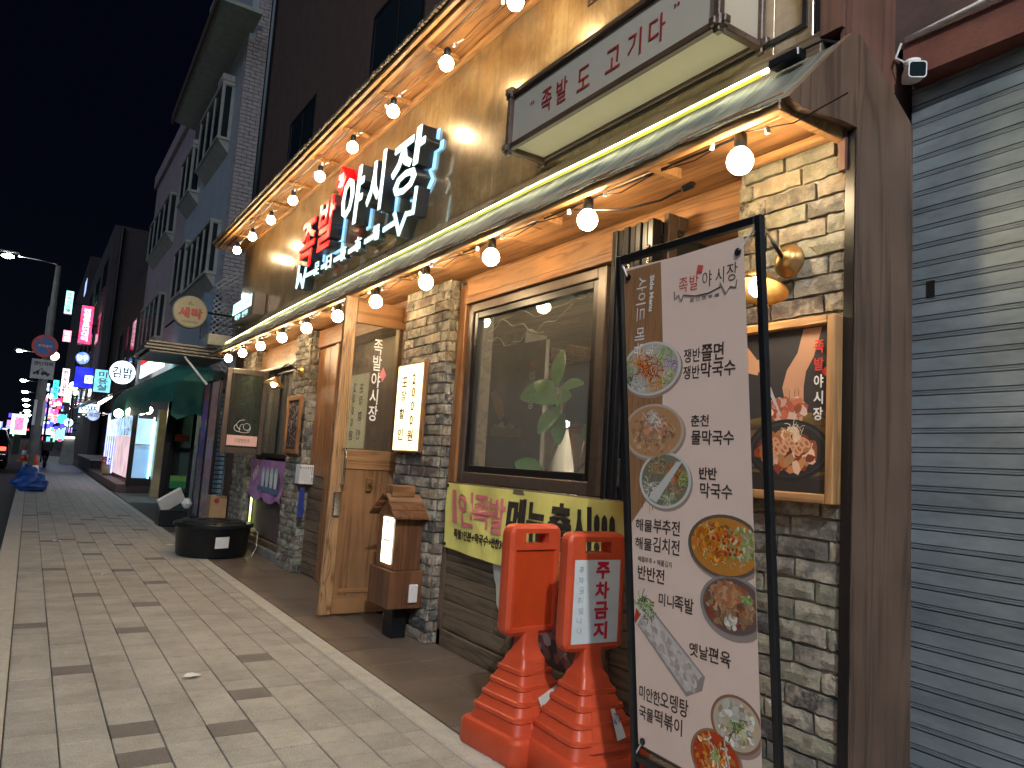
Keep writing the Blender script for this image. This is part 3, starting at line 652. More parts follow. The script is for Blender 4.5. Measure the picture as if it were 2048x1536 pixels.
def ribbon(ya, yb, n=8, h=.022):
    P = [(ya + (yb - ya) * i / n) for i in range(n + 1)]; up = [(y, RX(y) + h) for y in P]; dn = [(y, RX(y) - h) for y in P[::-1]]
    MB().prism(up + dn, 0, 2.45, 2.56).build('ribbon_side', 'navy', cl); MB().prism([(p[0], p[1]) for p in up + dn], 0, 2.438, 2.449).build('ribbon_face', 'cyan', cl)
for a, b_ in ((8.34, 7.98), (7.80, 7.60), (7.40, 7.16), (6.98, 6.78), (6.56, 6.33), (6.12, 5.86)): ribbon(a, b_)
for ch, y in (('足', 7.89), ('日', 7.50), ('夜', 7.07), ('市', 6.67), ('場', 6.23)):
    text(ch, (2.45, y, RX(y)), .15, .145, NX, 'navy', 'small_letter', cl, ext=.05, bold=.01); text(ch, (2.42, y, RX(y)), .15, .145, NX, 'cyan', 'small_letter_face', cl, ext=.01, bold=.01)
def strokes(pts, w, name, mat, xa, xb):
    m = MB()
    for (a, b_) in zip(pts, pts[1:]):
        d = Vector((b_[0] - a[0], b_[1] - a[1])); L = d.length; d /= L; n = Vector((-d.y, d.x)) * w; e = d * w * .7
        A = Vector(a) - e; B = Vector(b_) + e
        m.prism([tuple(A + n), tuple(B + n), tuple(B - n), tuple(A - n)], 0, xa + U(0, .0008), xb); 
    return m.build(name, mat, cl)
for pts in ([(8.64, 3.53), (8.68, 3.29), (8.56, 3.41), (8.43, 3.25), (8.37, 3.46)], [(5.88, 3.46), (5.76, 3.26), (5.64, 3.40), (5.50, 3.38), (5.47, 3.58)]):
    strokes(pts, .022, 'ribbon_tail_side', 'navy', 2.45, 2.56); strokes(pts, .020, 'ribbon_tail_face', 'cyan', 2.436, 2.449)

# small lit box sign at the far end
ss = thing('small_box_sign', 'small dark box sign with two lit pale blue lines of lettering', 'sign', (2.5, 11.2, 3.3))
box('housing', (2.40, 2.595, 10.62, 11.85, 3.22, 3.56), 'brownm', ss, e=.02)
box('lit_face', (2.392, 2.399, 10.68, 11.80, 3.36, 3.53), 'teal', ss); text('칵테일 & 비어', (2.390, 11.24, 3.445), .9, .10, NX, 'steel', 'lettering', ss)
text('맥주', (2.394, 11.45, 3.29), .35, .085, NX, 'cyan', 'lit_lettering', ss, bold=.03); text('안주', (2.394, 11.0, 3.29), .35, .085, NX, 'cyan', 'lit_lettering', ss, bold=.03)

# ------------------------------------------------------------------ window between far pilasters
w2 = MB()
for d in ((2.73, 2.79, 9.1, 9.17, 1.25, 2.44), (2.73, 2.79, 10.88, 10.95, 1.25, 2.44), (2.73, 2.79, 9.17, 10.88, 2.38, 2.44), (2.73, 2.79, 9.17, 10.88, 1.25, 1.31), (2.74, 2.79, 9.98, 10.03, 1.31, 2.38)): w2.bev(*d, .004)
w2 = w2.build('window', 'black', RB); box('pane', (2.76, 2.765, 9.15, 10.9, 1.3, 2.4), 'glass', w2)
m = MB(); vs = []
for i in range(61):
    y = 9.15 + i * .029
    for z in (1.3, 2.42): vs.append((2.83 + .022 * math.sin(i * 1.3) + .012 * math.sin(i * .7), y, z))
m.add(vs, [(2 * i, 2 * i + 1, 2 * i + 3, 2 * i + 2) for i in range(60)]); m.build('curtain', 'curtain', RB, True)
sb = thing('carved_board_sign', 'pinkish brown carved wooden name board above the far window', 'sign', (2.7, 10, 2.5))
MB().bev(2.70, 2.73, 9.1, 10.95, 2.47, 2.74, .008).build('board', 'trim_y', sb); text('족발야시장', (2.697, 10.0, 2.605), .9, .14, NX, 'batten', 'carved_lettering', sb, bold=.01)
MB().tube([(2.66, 9.12, 2.45), (2.66, 10.9, 2.45)], .022).build('white_tube', 'white', sb)
# open casement leaf
cs = thing('casement_leaf', 'open brown casement with green glass, pig doodle and pink strip', 'window', (2.4, 10.3, 1.3))
Y0 = 10.2; c_ = MB()
for d in ((2.085, 2.15, Y0, Y0 + .04, 1.28, 2.40), (2.56, 2.62, Y0, Y0 + .04, 1.28, 2.40), (2.152, 2.558, Y0, Y0 + .04, 2.33, 2.40), (2.152, 2.558, Y0, Y0 + .04, 1.28, 1.36)): c_.bev(*d, .005)
c_.build('frame', 'brownm', cs); box('pane', (2.15, 2.56, Y0 + .018, Y0 + .024, 1.36, 2.33), 'glass_g', cs)
MB().box(2.16, 2.55, Y0 + .008, Y0 + .014, 1.385, 1.52).build('pink_strip', pm('pink_film', (.80, .48, .42), .5, 0, .05), cs); text('다양한안주', (2.36, Y0 + .006, 1.452), .19, .055, NY, 'brownm', 'lettering', cs)
dd = MB()
for (cx_, cz, r1, r2, a0, a1) in ((2.40, 1.64, .045, .045, 0, 6.3), (2.37, 1.66, .10, .07, 1.6, 4.2), (2.30, 1.62, .06, .05, 2, 5), (2.37, 1.58, .07, .02, 3.4, 6), (2.42, 1.62, .03, .035, 4.2, 7.2), (2.34, 1.60, .03, .07, 1.2, 3.4)):
    dd.tube([(cx_ + r1 * math.cos(a0 + (a1 - a0) * k / 12), Y0 + .012, cz + r2 * math.sin(a0 + (a1 - a0) * k / 12)) for k in range(13)], .0035, 4)
dd.build('pig_doodle', 'whiteink', cs)
# purple banner, low panel, glow strip
pb = thing('purple_banner', 'wrinkled purple banner with white blobs hanging below the far window', 'banner', (2.68, 10, 1.2))
m = MB(); vs = []
def pbx(y, z): return 2.665 + .014 * math.sin(y * 9 + z * 5) + .008 * math.sin(z * 19 + y * 3) - .02 * (z < .8)
for i in range(31):
    for k in range(13): y = 9.15 + i * .057; z = .70 + .52 * k / 12 + (.03 * math.sin(i * .5) if k == 0 else 0); vs.append((pbx(y, z), y, z))
m.add(vs, [(i * 13 + k, i * 13 + k + 1, (i + 1) * 13 + k + 1, (i + 1) * 13 + k) for i in range(30) for k in range(12)]); m.build('cloth', pm('purple_cloth', (.32, .17, .34), .7, 0, .3, 4), pb, True)
F = Flat(2.635); 
for y in (10.05, 9.85, 9.65, 9.45): F.ell(y, .98, .075, .15, (.55, .68, .66)); F.ell(y, 1.09, .04, .035, (.35, .6, .55))
F.poly([(10.3, .82), (9.3, .80), (9.3, .87), (10.3, .88)], (.12, .2, .3)); F.build('printed_bottles', pb)
text('치얼스', (2.63, 10.42, 1.04), .30, .13, NX, 'whiteink', 'lettering', pb, bold=.02, roll=.6)
box('low_panel', (2.70, 2.735, 9.1, 10.93, .22, .72), pm('dark_reed_panel', (.10, .065, .06), .6, 0, .6, 9, .5, 40, stretch=(3, 6, .7)), RB); box('sill_board', (2.66, 2.76, 9.08, 10.96, .12, .20), 'dark_y', RB, e=.006)
box('plinth', (2.64, 2.76, 9.08, 10.96, -.01, .118), 'concrete', RB, e=.01)
tag(MB().box(2.655, 2.67, 10.62, 10.66, .22, .72).build('light_strip', glow('lit_lime_tube', (.85, 1.0, .35), 1.6)), 'short upright yellow-green lit strip behind the black tub', 'light strip')

# chalkboard, basket
cb = thing('menu_frame', 'small narrow wooden frame with speckled dark picture on the far pilaster', 'framed board', (2.56, 8.7, 1.33))
for d in ((2.54, 2.575, 8.42, 8.47, 1.33, 2.0), (2.54, 2.575, 8.90, 8.95, 1.33, 2.0), (2.54, 2.575, 8.472, 8.898, 1.95, 2.0), (2.54, 2.575, 8.472, 8.898, 1.33, 1.38)): MB().bev(*d, .003).build('frame_rail', 'trim_z', cb)
box('board', (2.562, 2.57, 8.47, 8.90, 1.38, 1.95), 'blackink', cb); F = Flat(2.561)
for i in range(120): F.ell(U(8.50, 8.87), U(1.42, 1.92), U(.004, .02), U(.006, .02), random.choice([(.4, .4, .45), (.5, .2, .2), (.2, .25, .3), (.6, .55, .5)]), 5, 0, .3)
F.build('chalk_picture', cb)
bk = thing('wire_basket', 'small white slotted basket hooked to the doorway side of the far pilaster', 'basket', (2.75, 8.3, 1.0))
m = MB()
for i in range(9): m.bev(2.585 + i * .021, 2.597 + i * .021, 8.28, 8.288, 1.02, 1.19, .002)
m.bev(2.57, 2.775, 8.277, 8.29, 1.19, 1.215, .003); m.bev(2.57, 2.775, 8.277, 8.29, 1.0, 1.02, .003); m.bev(2.57, 2.575, 8.29, 8.44, 1.0, 1.215, .002); m.box(2.57, 2.775, 8.29, 8.44, 1.0, 1.006); m.box(2.576, 2.77, 8.34, 8.345, 1.01, 1.17)
m.build('slotted_body', 'white', bk)
tag(MB().bev(2.58, 2.64, 8.25, 8.29, .62, .95, .01).build('spray_bottle', pm('blue_plastic', (.03, .05, .25), .35)), 'dark blue bottle hanging under the white basket', 'bottle')

# wall lamps
def wall_lamp(base, bpos, label):
    t_ = thing('wall_lamp', label, 'wall lamp', base, 'copper wall lamps'); bx, by, bz = base; x, y, z = bpos
    MB().lathe([(.07, 0), (.07, .012), (.055, .02), (.052, .035), (.03, .05), (.012, .055)], base, (-1, 0, 0), 24).build('wall_plate', 'gold', t_, True)
    MB().tube([(bx - .04, by, bz), (bx - .09, by, bz + .04), (bx - .13, by + (y - by) * .5, bz + .10), (x + .04, y, z + .17), (x, y, z + .10)], .009, 8).build('arm', 'blackp', t_, True)
    MB().lathe([(.02, .10), (.03, .085), (.075, .04), (.125, -.01), (.122, -.012), (.07, .035), (.02, .07)], (x, y, z), (.25, .1, 1), 24).build('shade', 'gold', t_, True)
    MB().lathe([(.015, .06), (.028, .04), (.036, .015), (.030, -.014), (.012, -.03)], (x, y, z), (.25, .1, 1), 16).build('bulb', emit('lit_lamp_bulb', (1, .80, .48), 40), t_, True)
wall_lamp((2.572, 1.93, 2.27), (2.42, 1.97, 2.13), 'brass wall lamp on the near brick wall, half hidden by the banner stand')
wall_lamp((2.572, 8.56, 2.28), (2.36, 8.93, 2.13), 'copper-shaded wall lamp on the far pilaster beside the casement')

# ------------------------------------------------------------------ near poster
np_ = thing('framed_poster', 'wood-framed dark poster of a hand holding meat above a plate', 'poster', (2.57, 1.95, 1.28))
for d in ((2.545, 2.60, 1.70, 1.735, 1.28, 2.015), (2.545, 2.60, 2.26, 2.295, 1.28, 2.015), (2.545, 2.60, 1.7355, 2.2595, 1.98, 2.015), (2.545, 2.60, 1.7355, 2.2595, 1.28, 1.318)): MB().bev(*d, .004).build('frame_rail', 'batten' if d[5] - d[4] < .1 else wood('frame_upright_wood', (.44, .24, .10), (.22, .11, .04), 2, .5), np_)
F = Flat(2.575, clip=(1.735, 2.26, 1.318, 1.98)); F.poly([(2.26, 1.318), (1.735, 1.318), (1.735, 1.98), (2.26, 1.98)], (.045, .043, .045))
for i in range(60): y = U(1.735, 2.1); z = U(1.36, 1.62); F.ell(y, z, U(.05, .15), U(.006, .02), random.choice([(.16, .11, .05), (.2, .14, .06), (.1, .07, .04)]), 8, -.12, .2)
F.poly([(1.735, 1.318), (2.26, 1.318), (2.26, 1.40), (1.735, 1.37)], (.03, .027, .028))
SK = (.62, .36, .24)
F.poly([(1.775, 1.975), (1.86, 1.975), (1.885, 1.88), (1.935, 1.81), (1.955, 1.74), (1.945, 1.70), (1.86, 1.70), (1.845, 1.80), (1.81, 1.86)], SK)
for i, (y, L) in enumerate(((1.865, .15), (1.885, .165), (1.907, .155), (1.935, .10))): F.poly([(y - .011, 1.74), (y + .011, 1.74), (y + .012, 1.74 - L * .6), (y + .005, 1.74 - L), (y - .007, 1.74 - L), (y - .012, 1.74 - L * .6)], tuple(c * (1.05 - .12 * (i % 2)) for c in SK))
for y in (1.876, 1.896, 1.92): F.poly([(y - .0015, 1.73), (y + .0015, 1.73), (y + .002, 1.62), (y - .002, 1.62)], (.30, .14, .09))
F.pile(1.94, 1.655, .09, [(.55, .2, .13), (.75, .45, .36), (.42, .13, .09), (.82, .6, .5)], 70, 'chunk', .03, rv=.04)
F.poly([(2.10, 1.86), (2.07, 1.87), (1.955, 1.625), (1.96, 1.62)], (.5, .5, .52)); F.poly([(2.14, 1.93), (2.07, 1.85), (2.08, 1.80), (2.2, 1.83)], SK)
F.ell(1.925, 1.485, .195, .125, (.02, .02, .022)); F.ell(1.925, 1.487, .18, .112, (.05, .048, .05)); F.ell(1.925, 1.483, .172, .104, (.028, .028, .03))
MC = [(.5, .2, .1), (.72, .42, .25), (.36, .10, .06), (.82, .58, .42), (.24, .07, .05), (.6, .3, .16)]
F.pile(1.93, 1.48, .125, MC, 140, 'chunk', .035, rv=.075)
for i in range(16): y = 2.0 - i * .011; z = 1.50 + .02 * math.sin(i); F.ell(y, z, .022, .014, (.7, .42, .27), 12, .8); F.ell(y, z, .012, .007, (.45, .18, .1), 10, .8)
F.pile(1.90, 1.55, .04, [(.7, .62, .4), (.8, .75, .6)], 24, 'strand', .03, .0015); F.build('printed_picture', np_)
RD = pm('poster_red', (.6, .05, .04), .5, 0, .05)
for ch, z, mt in (('족', 1.895, RD), ('발', 1.825, RD), ('야', 1.757, 'whiteink'), ('시', 1.692, 'whiteink'), ('장', 1.628, 'whiteink')): text(ch, (2.567, 1.782, z), .042, .052, NX, mt, 'lettering', np_, bold=.02)
MB().prism([(1.752, 1.812), (1.735, 1.792), (1.752, 1.774), (1.768, 1.792)], 0, 2.566, 2.568).build('red_diamond', RD, np_)

# ------------------------------------------------------------------ yellow banner
yb = thing('yellow_banner', 'yellow cloth banner with red and black lettering pinned below the big window', 'banner', (2.69, 4, 1.2))
def ybx(y, z): return 2.672 + .010 * math.sin(y * 4.1 + z * 9) + .007 * math.sin(y * 13 - z * 6) - .012 * math.exp(-((y - 4.75 + (z - 1.2) * -.9) / .07) ** 2)
m = MB(); vs = []
for i in range(61):
    for k in range(15): y = 3.0 + i * .033; z = .72 + .475 * k / 14 + .02 * math.sin((y - 3) * 1.57) * (1 - k / 14) * -1; vs.append((ybx(y, z), y, z))
m.add(vs, [(i * 15 + k, i * 15 + k + 1, (i + 1) * 15 + k + 1, (i + 1) * 15 + k) for i in range(60) for k in range(14)]); m.build('cloth', pm('yellow_cloth', (.78, .72, .20), .6, 0, .1, 3, .2, 120), yb, True)
def ytext(s_, y, z, w, h, mt, bold=.03):
    o = text(s_, (0, y, z), w, h, NX, mt, 'lettering', yb, ext=.001, bold=bold)
    for v_ in o.data.vertices: v_.co.x = ybx(v_.co.y, v_.co.z) - .006 + v_.co.x
ytext('1', 4.83, 1.03, .07, .24, 'pinkink', .025); ytext('인', 4.66, 1.02, .20, .25, 'pinkink', .025); ytext('족', 4.46, 1.02, .20, .23, 'pinkink', .025); ytext('발', 4.25, 1.01, .20, .24, 'pinkink', .025)
ytext('메뉴', 3.90, 1.02, .46, .25, 'blackink', .045); ytext('출', 3.54, 1.01, .22, .28, 'blackink', .045); ytext('시!!!', 3.24, 1.02, .36, .26, 'blackink', .045)
ytext('족발1인분+막국수+반찬3종+쌈+소스+주먹밥', 4.22, .835, 1.25, .07, 'blackink', .03); ytext('8,900원', 3.45, .80, .30, .07, 'blackink', .03)
for y, z in ((4.96, 1.175), (4.96, .745)): MB().lathe([(.012, 0), (.012, .006), (.006, .008)], (ybx(y, z) - .004, y, z), (-1, 0, 0), 10).build('eyelet', 'blackp', yb)
pt = thing('low_menu_poster', 'dark framed food poster low on the wall behind the orange stands', 'poster', (2.69, 3.6, .2))
for d in ((2.672, 2.706, 3.10, 3.14, .20, .70), (2.672, 2.706, 4.02, 4.06, .20, .70), (2.672, 2.706, 3.141, 4.019, .66, .70), (2.66, 2.706, 3.05, 4.10, .16, .20)): MB().bev(*d, .004).build('frame_rail', 'dark_y', pt)
F = Flat(2.695, clip=(3.14, 4.02, .2, .66)); F.poly([(3.14, .2), (4.02, .2), (4.02, .66), (3.14, .66)], (.05, .03, .035)); F.pile(3.55, .42, .35, [(.3, .12, .12), (.4, .2, .2), (.2, .08, .1), (.45, .35, .35)], 120, 'chunk', .05, rv=.18); F.build('printed_picture', pt)
tag(MB().prism([(4.12, .72), (4.30, .72), (4.27, .60), (4.24, .56), (4.22, .44), (4.18, .40), (4.16, .30), (4.10, .28)], 0, 2.690, 2.699).build('torn_poster', pm('torn_paper', (.5, .5, .42), .7, 0, .15)), 'strip of torn pale poster stuck on the planks beside the orange stand', 'torn poster')

# ------------------------------------------------------------------ light box and lantern post
lb = thing('light_box', 'lit yellow light box with hand-brushed letters on the middle pilaster', 'light box', (2.55, 5.4, 1.4))
box('case', (2.56, 2.60, 5.295, 5.785, 1.405, 2.135), 'trim_z', lb, e=.006); box('lit_face', (2.55, 2.559, 5.31, 5.77, 1.42, 2.12), 'box_y', lb)
for ch, y, z, w, h in (('포', 5.475, 1.965, .10, .085), ('장', 5.48, 1.855, .10, .085), ('할', 5.485, 1.71, .10, .085), ('인', 5.485, 1.545, .10, .095)): text(ch, (2.548, y * 1.027, 1.35 + (z - 1.35) * 1.027), w, h, NX, 'blackink', 'lettering', lb, bold=.02)
for ch, y, z, w, h, mt in (('2', 5.305, 1.98, .06, .085, 'blackink'), (',', 5.27, 1.925, .015, .02, 'blackink'), ('0', 5.30, 1.875, .06, .08, 'redink'), ('0', 5.30, 1.765, .06, .08, 'blackink'), ('0', 5.30, 1.655, .06, .08, 'blackink'), ('원', 5.305, 1.535, .10, .09, 'redink')): text(ch, (2.548, y * 1.027, 1.35 + (z - 1.35) * 1.027), w, h, NX, mt, 'lettering', lb, bold=.02)
ln = thing('lantern_post', 'wooden house-shaped lantern with shingled roof and lit paper panel', 'lantern', (2.5, 5.36, 0))
LW = wood('lantern_wood', (.17, .075, .035), (.09, .035, .018), 2, .45)
def lbx(nm, d, mt=LW, par=ln, e=.004): return box(nm, d, mt, par, e=e)
lbx('base_box', (2.345, 2.62, 5.16, 5.56, .24, .515)); lbx('body', (2.375, 2.60, 5.20, 5.52, .517, .92)); lbx('post', (2.44, 2.56, 5.28, 5.44, 0, .238), 'blackp')
MB().prism([(5.19, .92), (5.53, .92), (5.36, 1.06)], 0, 2.377, 2.60).build('gable', LW, ln)
box('lit_panel', (2.362, 2.374, 5.235, 5.40, .56, .90), 'pane_w', ln)
for d in ((2.358, 2.3615, 5.232, 5.402, .725, .735), (2.358, 2.3615, 5.312, 5.322, .56, .724), (2.358, 2.3615, 5.312, 5.322, .736, .90)): box('lattice', d, 'batten', ln)
text('족발', (2.357, 5.35, .86), .10, .05, NX, 'redink', 'lettering', ln); text('야시', (2.357, 5.28, .64), .06, .10, NX, 'redink', 'lettering', ln)
for s_ in (-1, 1):
    for k in range(3):
        ya = 5.36 + s_ * (.03 + .062 * k); yb_ = ya + s_ * .085; za = 1.062 - .052 * k; zb = za - .055
        MB().prism([(ya, za), (yb_, zb), (yb_, zb + .016), (ya, za + .018)], 0, 2.335 - .006 * k, 2.62 + .006 * k).build('shingle', wood('lantern_shingle_wood', (.24, .13, .07), (.12, .06, .03), 0, .5) if k == 0 and s_ == -1 else LW, ln)
lbx('ridge_box', (2.37, 2.56, 5.29, 5.43, 1.06, 1.145), 'door_x'); MB().bev(2.50, 2.57, 5.135, 5.158, .285, .42, .006).build('socket_cover', 'white', ln)

# ------------------------------------------------------------------ menu banner stand (near right)
bn = thing('banner_stand', 'tall black steel stand holding the pinkish side-dish menu banner', 'banner stand', (1.85, 1.83, 0))
fr_ = MB()
for d in ((1.838, 1.862, 1.493, 1.517, .01, 2.185), (1.838, 1.862, 2.153, 2.177, .01, 2.185), (1.838, 1.862, 1.518, 2.152, 2.158, 2.184), (1.838, 1.862, 1.518, 2.152, .265, .29)): fr_.bev(*d, .002)
fr_.v = [(v_[0] + .12 * (2.17 - v_[2]), v_[1] + .02 * (2.17 - v_[2]), v_[2]) for v_ in fr_.v]     # the whole stand leans out over the pavement
fr_.build('frame', 'black', bn)
for y in (1.55, 2.21): MB().bev(1.86, 2.34, y - .02, y + .02, 0, .012, .003).build('foot', 'black', bn)
BX = 1.846
m = MB(); vs = []
for i in range(13):
    for k in range(31): z = .325 + k * 1.80 / 30; y = 1.565 + i * .575 / 12 + .02 * (2.17 - z); vs.append((BX + .12 * (2.17 - z), y, z + (.008 * abs(i - 6) / 6 if k in (0, 30) else 0)))
m.add(vs, [(i * 31 + k, i * 31 + k + 1, (i + 1) * 31 + k + 1, (i + 1) * 31 + k) for i in range(12) for k in range(30)]); m.build('fabric', pm('banner_print', (.80, .60, .49), .55, 0, .06, 1.2, .1, 300), bn, True)
F = Flat(BX - .0002)  # banner artwork coordinates below were unprojected from image pixels
def wpoly(pts):
    F.poly(pts, (.36, .19, .10)); y0_ = min(p[0] for p in pts)
F.poly([(2.14, 2.12), (1.935, 2.12), (1.905, 1.80), (1.89, 1.45), (1.96, 1.255), (2.14, 1.175)], (.34, .185, .10))
for i in range(150):
    y = U(1.915, 2.13); z = U(1.30, 2.10); L = U(.05, .3); w = U(.0006, .002)
    if y - .0 < 1.945 + (0 if z > 1.75 else -.03): continue
    c = random.choice([(.28, .14, .07), (.40, .23, .13), (.24, .12, .065)]); F.poly([(y - w, z - L / 2), (y + w, z - L / 2), (y + w * .7 + .002, z), (y + w, z + L / 2), (y - w, z + L / 2), (y - w * .7 + .002, z)], c)
F.build('wood_print', bn)
def dish(cy, cz, ry, rz, plate, inner, piles, name, rim=None):
    F = Flat(BX - .0006); F.ell(cy - .006, cz - .008, ry * 1.02, rz * 1.02, (.36, .27, .23), 32)
    F.ell(cy, cz, ry, rz, plate, 36); F.ell(cy, cz, ry * .93, rz * .93, tuple(c * .8 for c in plate), 36); F.ell(cy, cz, ry * .90, rz * .90, inner, 36)
    F.el = (cy, cz, ry * .90, rz * .90)
    for (dy, dz, r_, cols, n, kd, L, w) in piles:
        if kd == 'chunk': n = int(n * 1.8); L *= .62
        F.pile(cy + dy * ry, cz + dz * rz, r_ * ry, cols, n, kd, L, w, rv=r_ * rz * .95)
    return F.build(name, bn)
G = [(.25, .4, .12), (.4, .55, .2), (.55, .6, .3)]; RDc = [(.6, .1, .04), (.7, .2, .07), (.5, .07, .04)]; WH = [(.75, .72, .62), (.85, .82, .75), (.65, .6, .5)]; OR = [(.8, .3, .08), (.85, .42, .16)]; PU = [(.35, .18, .38), (.5, .32, .5), (.7, .6, .65)]; BR = [(.32, .18, .10), (.45, .28, .17), (.24, .13, .08), (.55, .38, .25)]; YE = [(.75, .65, .25), (.65, .6, .3)]; DG = [(.04, .07, .05), (.08, .12, .08)]
dish(1.966, 1.73, .152, .098, (.66, .62, .55), (.5, .45, .36), [(.1, .62, .28, WH, 40, 'strand', .035, .0012), (-.5, .55, .3, G, 50, 'strand', .035, .0013), (.45, .45, .3, OR, 45, 'strand', .03, .0013), (-.62, .0, .28, PU, 45, 'strand', .03, .0013), (.8, .15, .25, G, 40, 'strand', .03, .0012), (.75, -.35, .22, DG, 35, 'strand', .025, .0012), (.4, -.6, .27, WH, 45, 'strand', .03, .0012), (-.15, -.55, .3, OR, 50, 'strand', .03, .0012), (-.6, -.45, .28, G + YE, 45, 'strand', .03, .0012), (.05, .02, .38, RDc + OR, 90, 'strand', .03, .0014)], 'vegetable_plate_picture')
dish(1.94, 1.503, .152, .098, (.58, .44, .34), (.50, .28, .15), [(0, -.1, .75, [(.55, .33, .2), (.6, .4, .26), (.5, .26, .14)], 60, 'chunk', .02, 0), (0, .05, .5, BR, 110, 'strand', .035, .0014), (-.1, .1, .35, [(.6, .3, .18), (.65, .4, .28)], 40, 'chunk', .025, 0), (.05, .5, .28, WH, 50, 'strand', .03, .0012)], 'cold_noodle_picture')
dish(1.872, 1.335, .124, .097, (.66, .63, .56), (.20, .19, .13), [(.35, .5, .35, G + DG, 50, 'strand', .03, .0013), (.35, .45, .35, BR, 70, 'strand', .03, .0013), (-.35, -.1, .4, BR, 80, 'strand', .03, .0013), (.55, -.3, .3, WH, 50, 'strand', .025, .0012), (-.4, .3, .28, RDc + OR, 50, 'strand', .025, .0014), (-.1, -.65, .28, WH + G, 40, 'strand', .025, .0012), (-.7, .1, .25, G, 40, 'strand', .025, .0014)], 'half_and_half_picture')
F = Flat(BX - .0018); F.poly([(1.905, 1.255), (1.945, 1.27), (1.815, 1.40), (1.79, 1.40)], (.62, .6, .55)); F.build('plate_divider', bn)
dish(1.60, 1.143, .152, .098, (.14, .10, .08), (.55, .25, .08), [(.3, .1, .62, [(.75, .3, .08), (.8, .42, .15), (.65, .2, .06)], 170, 'chunk', .022, 0), (-.45, .15, .5, [(.45, .42, .2), (.3, .36, .12), (.6, .55, .3), (.7, .6, .38)], 130, 'chunk', .018, 0), (0, 0, .8, G + WH, 50, 'strand', .02, .001), (-.1, .1, .4, RDc, 25, 'chunk', .016, 0)], 'pancake_picture')
dish(1.562, .968, .13, .092, (.30, .27, .25), (.14, .09, .08), [(.1, .0, .72, BR + [(.5, .16, .08), (.35, .1, .06)], 170, 'chunk', .026, 0), (.15, .35, .4, [(.6, .34, .2), (.55, .22, .12)], 45, 'chunk', .026, 0), (.0, -.5, .2, WH, 10, 'chunk', .02, 0), (-.4, .3, .15, G, 12, 'chunk', .012, 0)], 'mini_pork_picture')
F = Flat(BX - .0006); F.poly([(2.03, .84), (1.985, .905), (1.92, .905), (1.66, .735), (1.67, .69), (1.735, .655)], (.33, .27, .25)); F.poly([(2.022, .848), (1.985, .90), (1.925, .90), (1.672, .735), (1.735, .668)], (.58, .54, .50))
for i in range(150): q = R(); F.ell(1.95 - .24 * q + U(-.025, .025), .858 - .155 * q + U(-.028, .028), .013, .009, random.choice([(.5, .42, .38), (.62, .54, .48), (.42, .35, .32), (.68, .62, .57)]), 7, .7, .25)
F.poly([(2.025, .845), (1.985, .90), (1.945, .872), (1.985, .815)], (.72, .68, .62)); F.poly([(2.012, .848), (1.984, .884), (1.957, .868), (1.985, .83)], (.5, .09, .05)); F.pile(1.96, .91, .05, DG + G, 50, 'strand', .03, .0016, rv=.02); F.pile(1.925, .88, .025, DG + G, 25, 'strand', .02, .0016); F.build('sliced_pork_picture', bn)
dish(1.535, .632, .098, .082, (.30, .15, .10), (.55, .45, .34), [(0, 0, .75, WH + [(.6, .42, .25), (.7, .5, .3)], 90, 'chunk', .02, 0), (.1, 0, .35, G + DG, 40, 'strand', .03, .002), (.2, .4, .3, WH, 14, 'chunk', .028, 0)], 'fishcake_soup_picture')
dish(1.61, .51, .10, .083, (.34, .19, .12), (.5, .07, .03), [(0, 0, .8, RDc + OR, 90, 'chunk', .018, 0), (.1, .2, .6, OR + WH, 26, 'strand', .035, .003), (0, .1, .18, G, 30, 'strand', .015, .0015)], 'rice_cake_picture')
XB = BX - .0009
def bt(s_, yc, zc, w, h, mt='brownink', bold=.016, roll=0, **k): return text(s_, (XB, yc, zc), w, h, NX, mt, 'lettering', bn, ext=.0002, bold=bold, roll=roll, **k)
LR = pm('logo_red', (.55, .09, .07), .5, 0, .05)
bt('족', 1.818, 2.012, .042, .052, LR, .0); bt('발', 1.768, 2.014, .040, .054, LR, .0); bt('야', 1.710, 2.016, .042, .056, 'brownink', 0); bt('시', 1.655, 2.018, .036, .056, 'brownink', 0); bt('장', 1.604, 2.02, .044, .060, 'brownink', 0)
MB().prism([(1.758, 2.045), (1.733, 2.04), (1.727, 2.065), (1.752, 2.072)], 0, XB - .001, XB).build('seal', LR, bn)
m = MB()
for pts in ([(1.858, 1.995), (1.855, 1.965), (1.838, 1.98), (1.822, 1.955), (1.815, 1.977)], [(1.815, 1.977), (1.76, 1.965), (1.70, 1.965), (1.65, 1.978)], [(1.652, 1.992), (1.625, 1.952), (1.608, 1.972), (1.585, 1.965), (1.582, 1.99)]): m.tube([(XB - .001, p[0], p[1]) for p in pts], .0016, 4)
m.build('ribbon_drawing', 'brownink', bn); bt('足己夜市場', 1.72, 1.952, .13, .014, bold=0, spc=1.4)
bt('쟁반', 1.765, 1.76, .075, .048, bold=.01); bt('쫄면', 1.675, 1.764, .095, .058); bt('쟁반', 1.765, 1.702, .075, .046, bold=.01); bt('막국수', 1.65, 1.706, .145, .052)
bt('춘천', 1.72, 1.538, .078, .038, bold=.015); bt('물막국수', 1.665, 1.482, .18, .048); bt('반반', 1.677, 1.366, .075, .04, bold=.03); bt('막국수', 1.642, 1.312, .132, .048)
bt('해물', 1.963, 1.172, .085, .042, bold=.015); bt('부추전', 1.853, 1.176, .125, .05); bt('해물', 1.961, 1.108, .085, .042, bold=.015); bt('김치전', 1.851, 1.113, .125, .052)
bt('해물부추 + 해물김치', 1.903, 1.054, .165, .020, bold=0); bt('반반전', 1.918, 1.009, .130, .048)
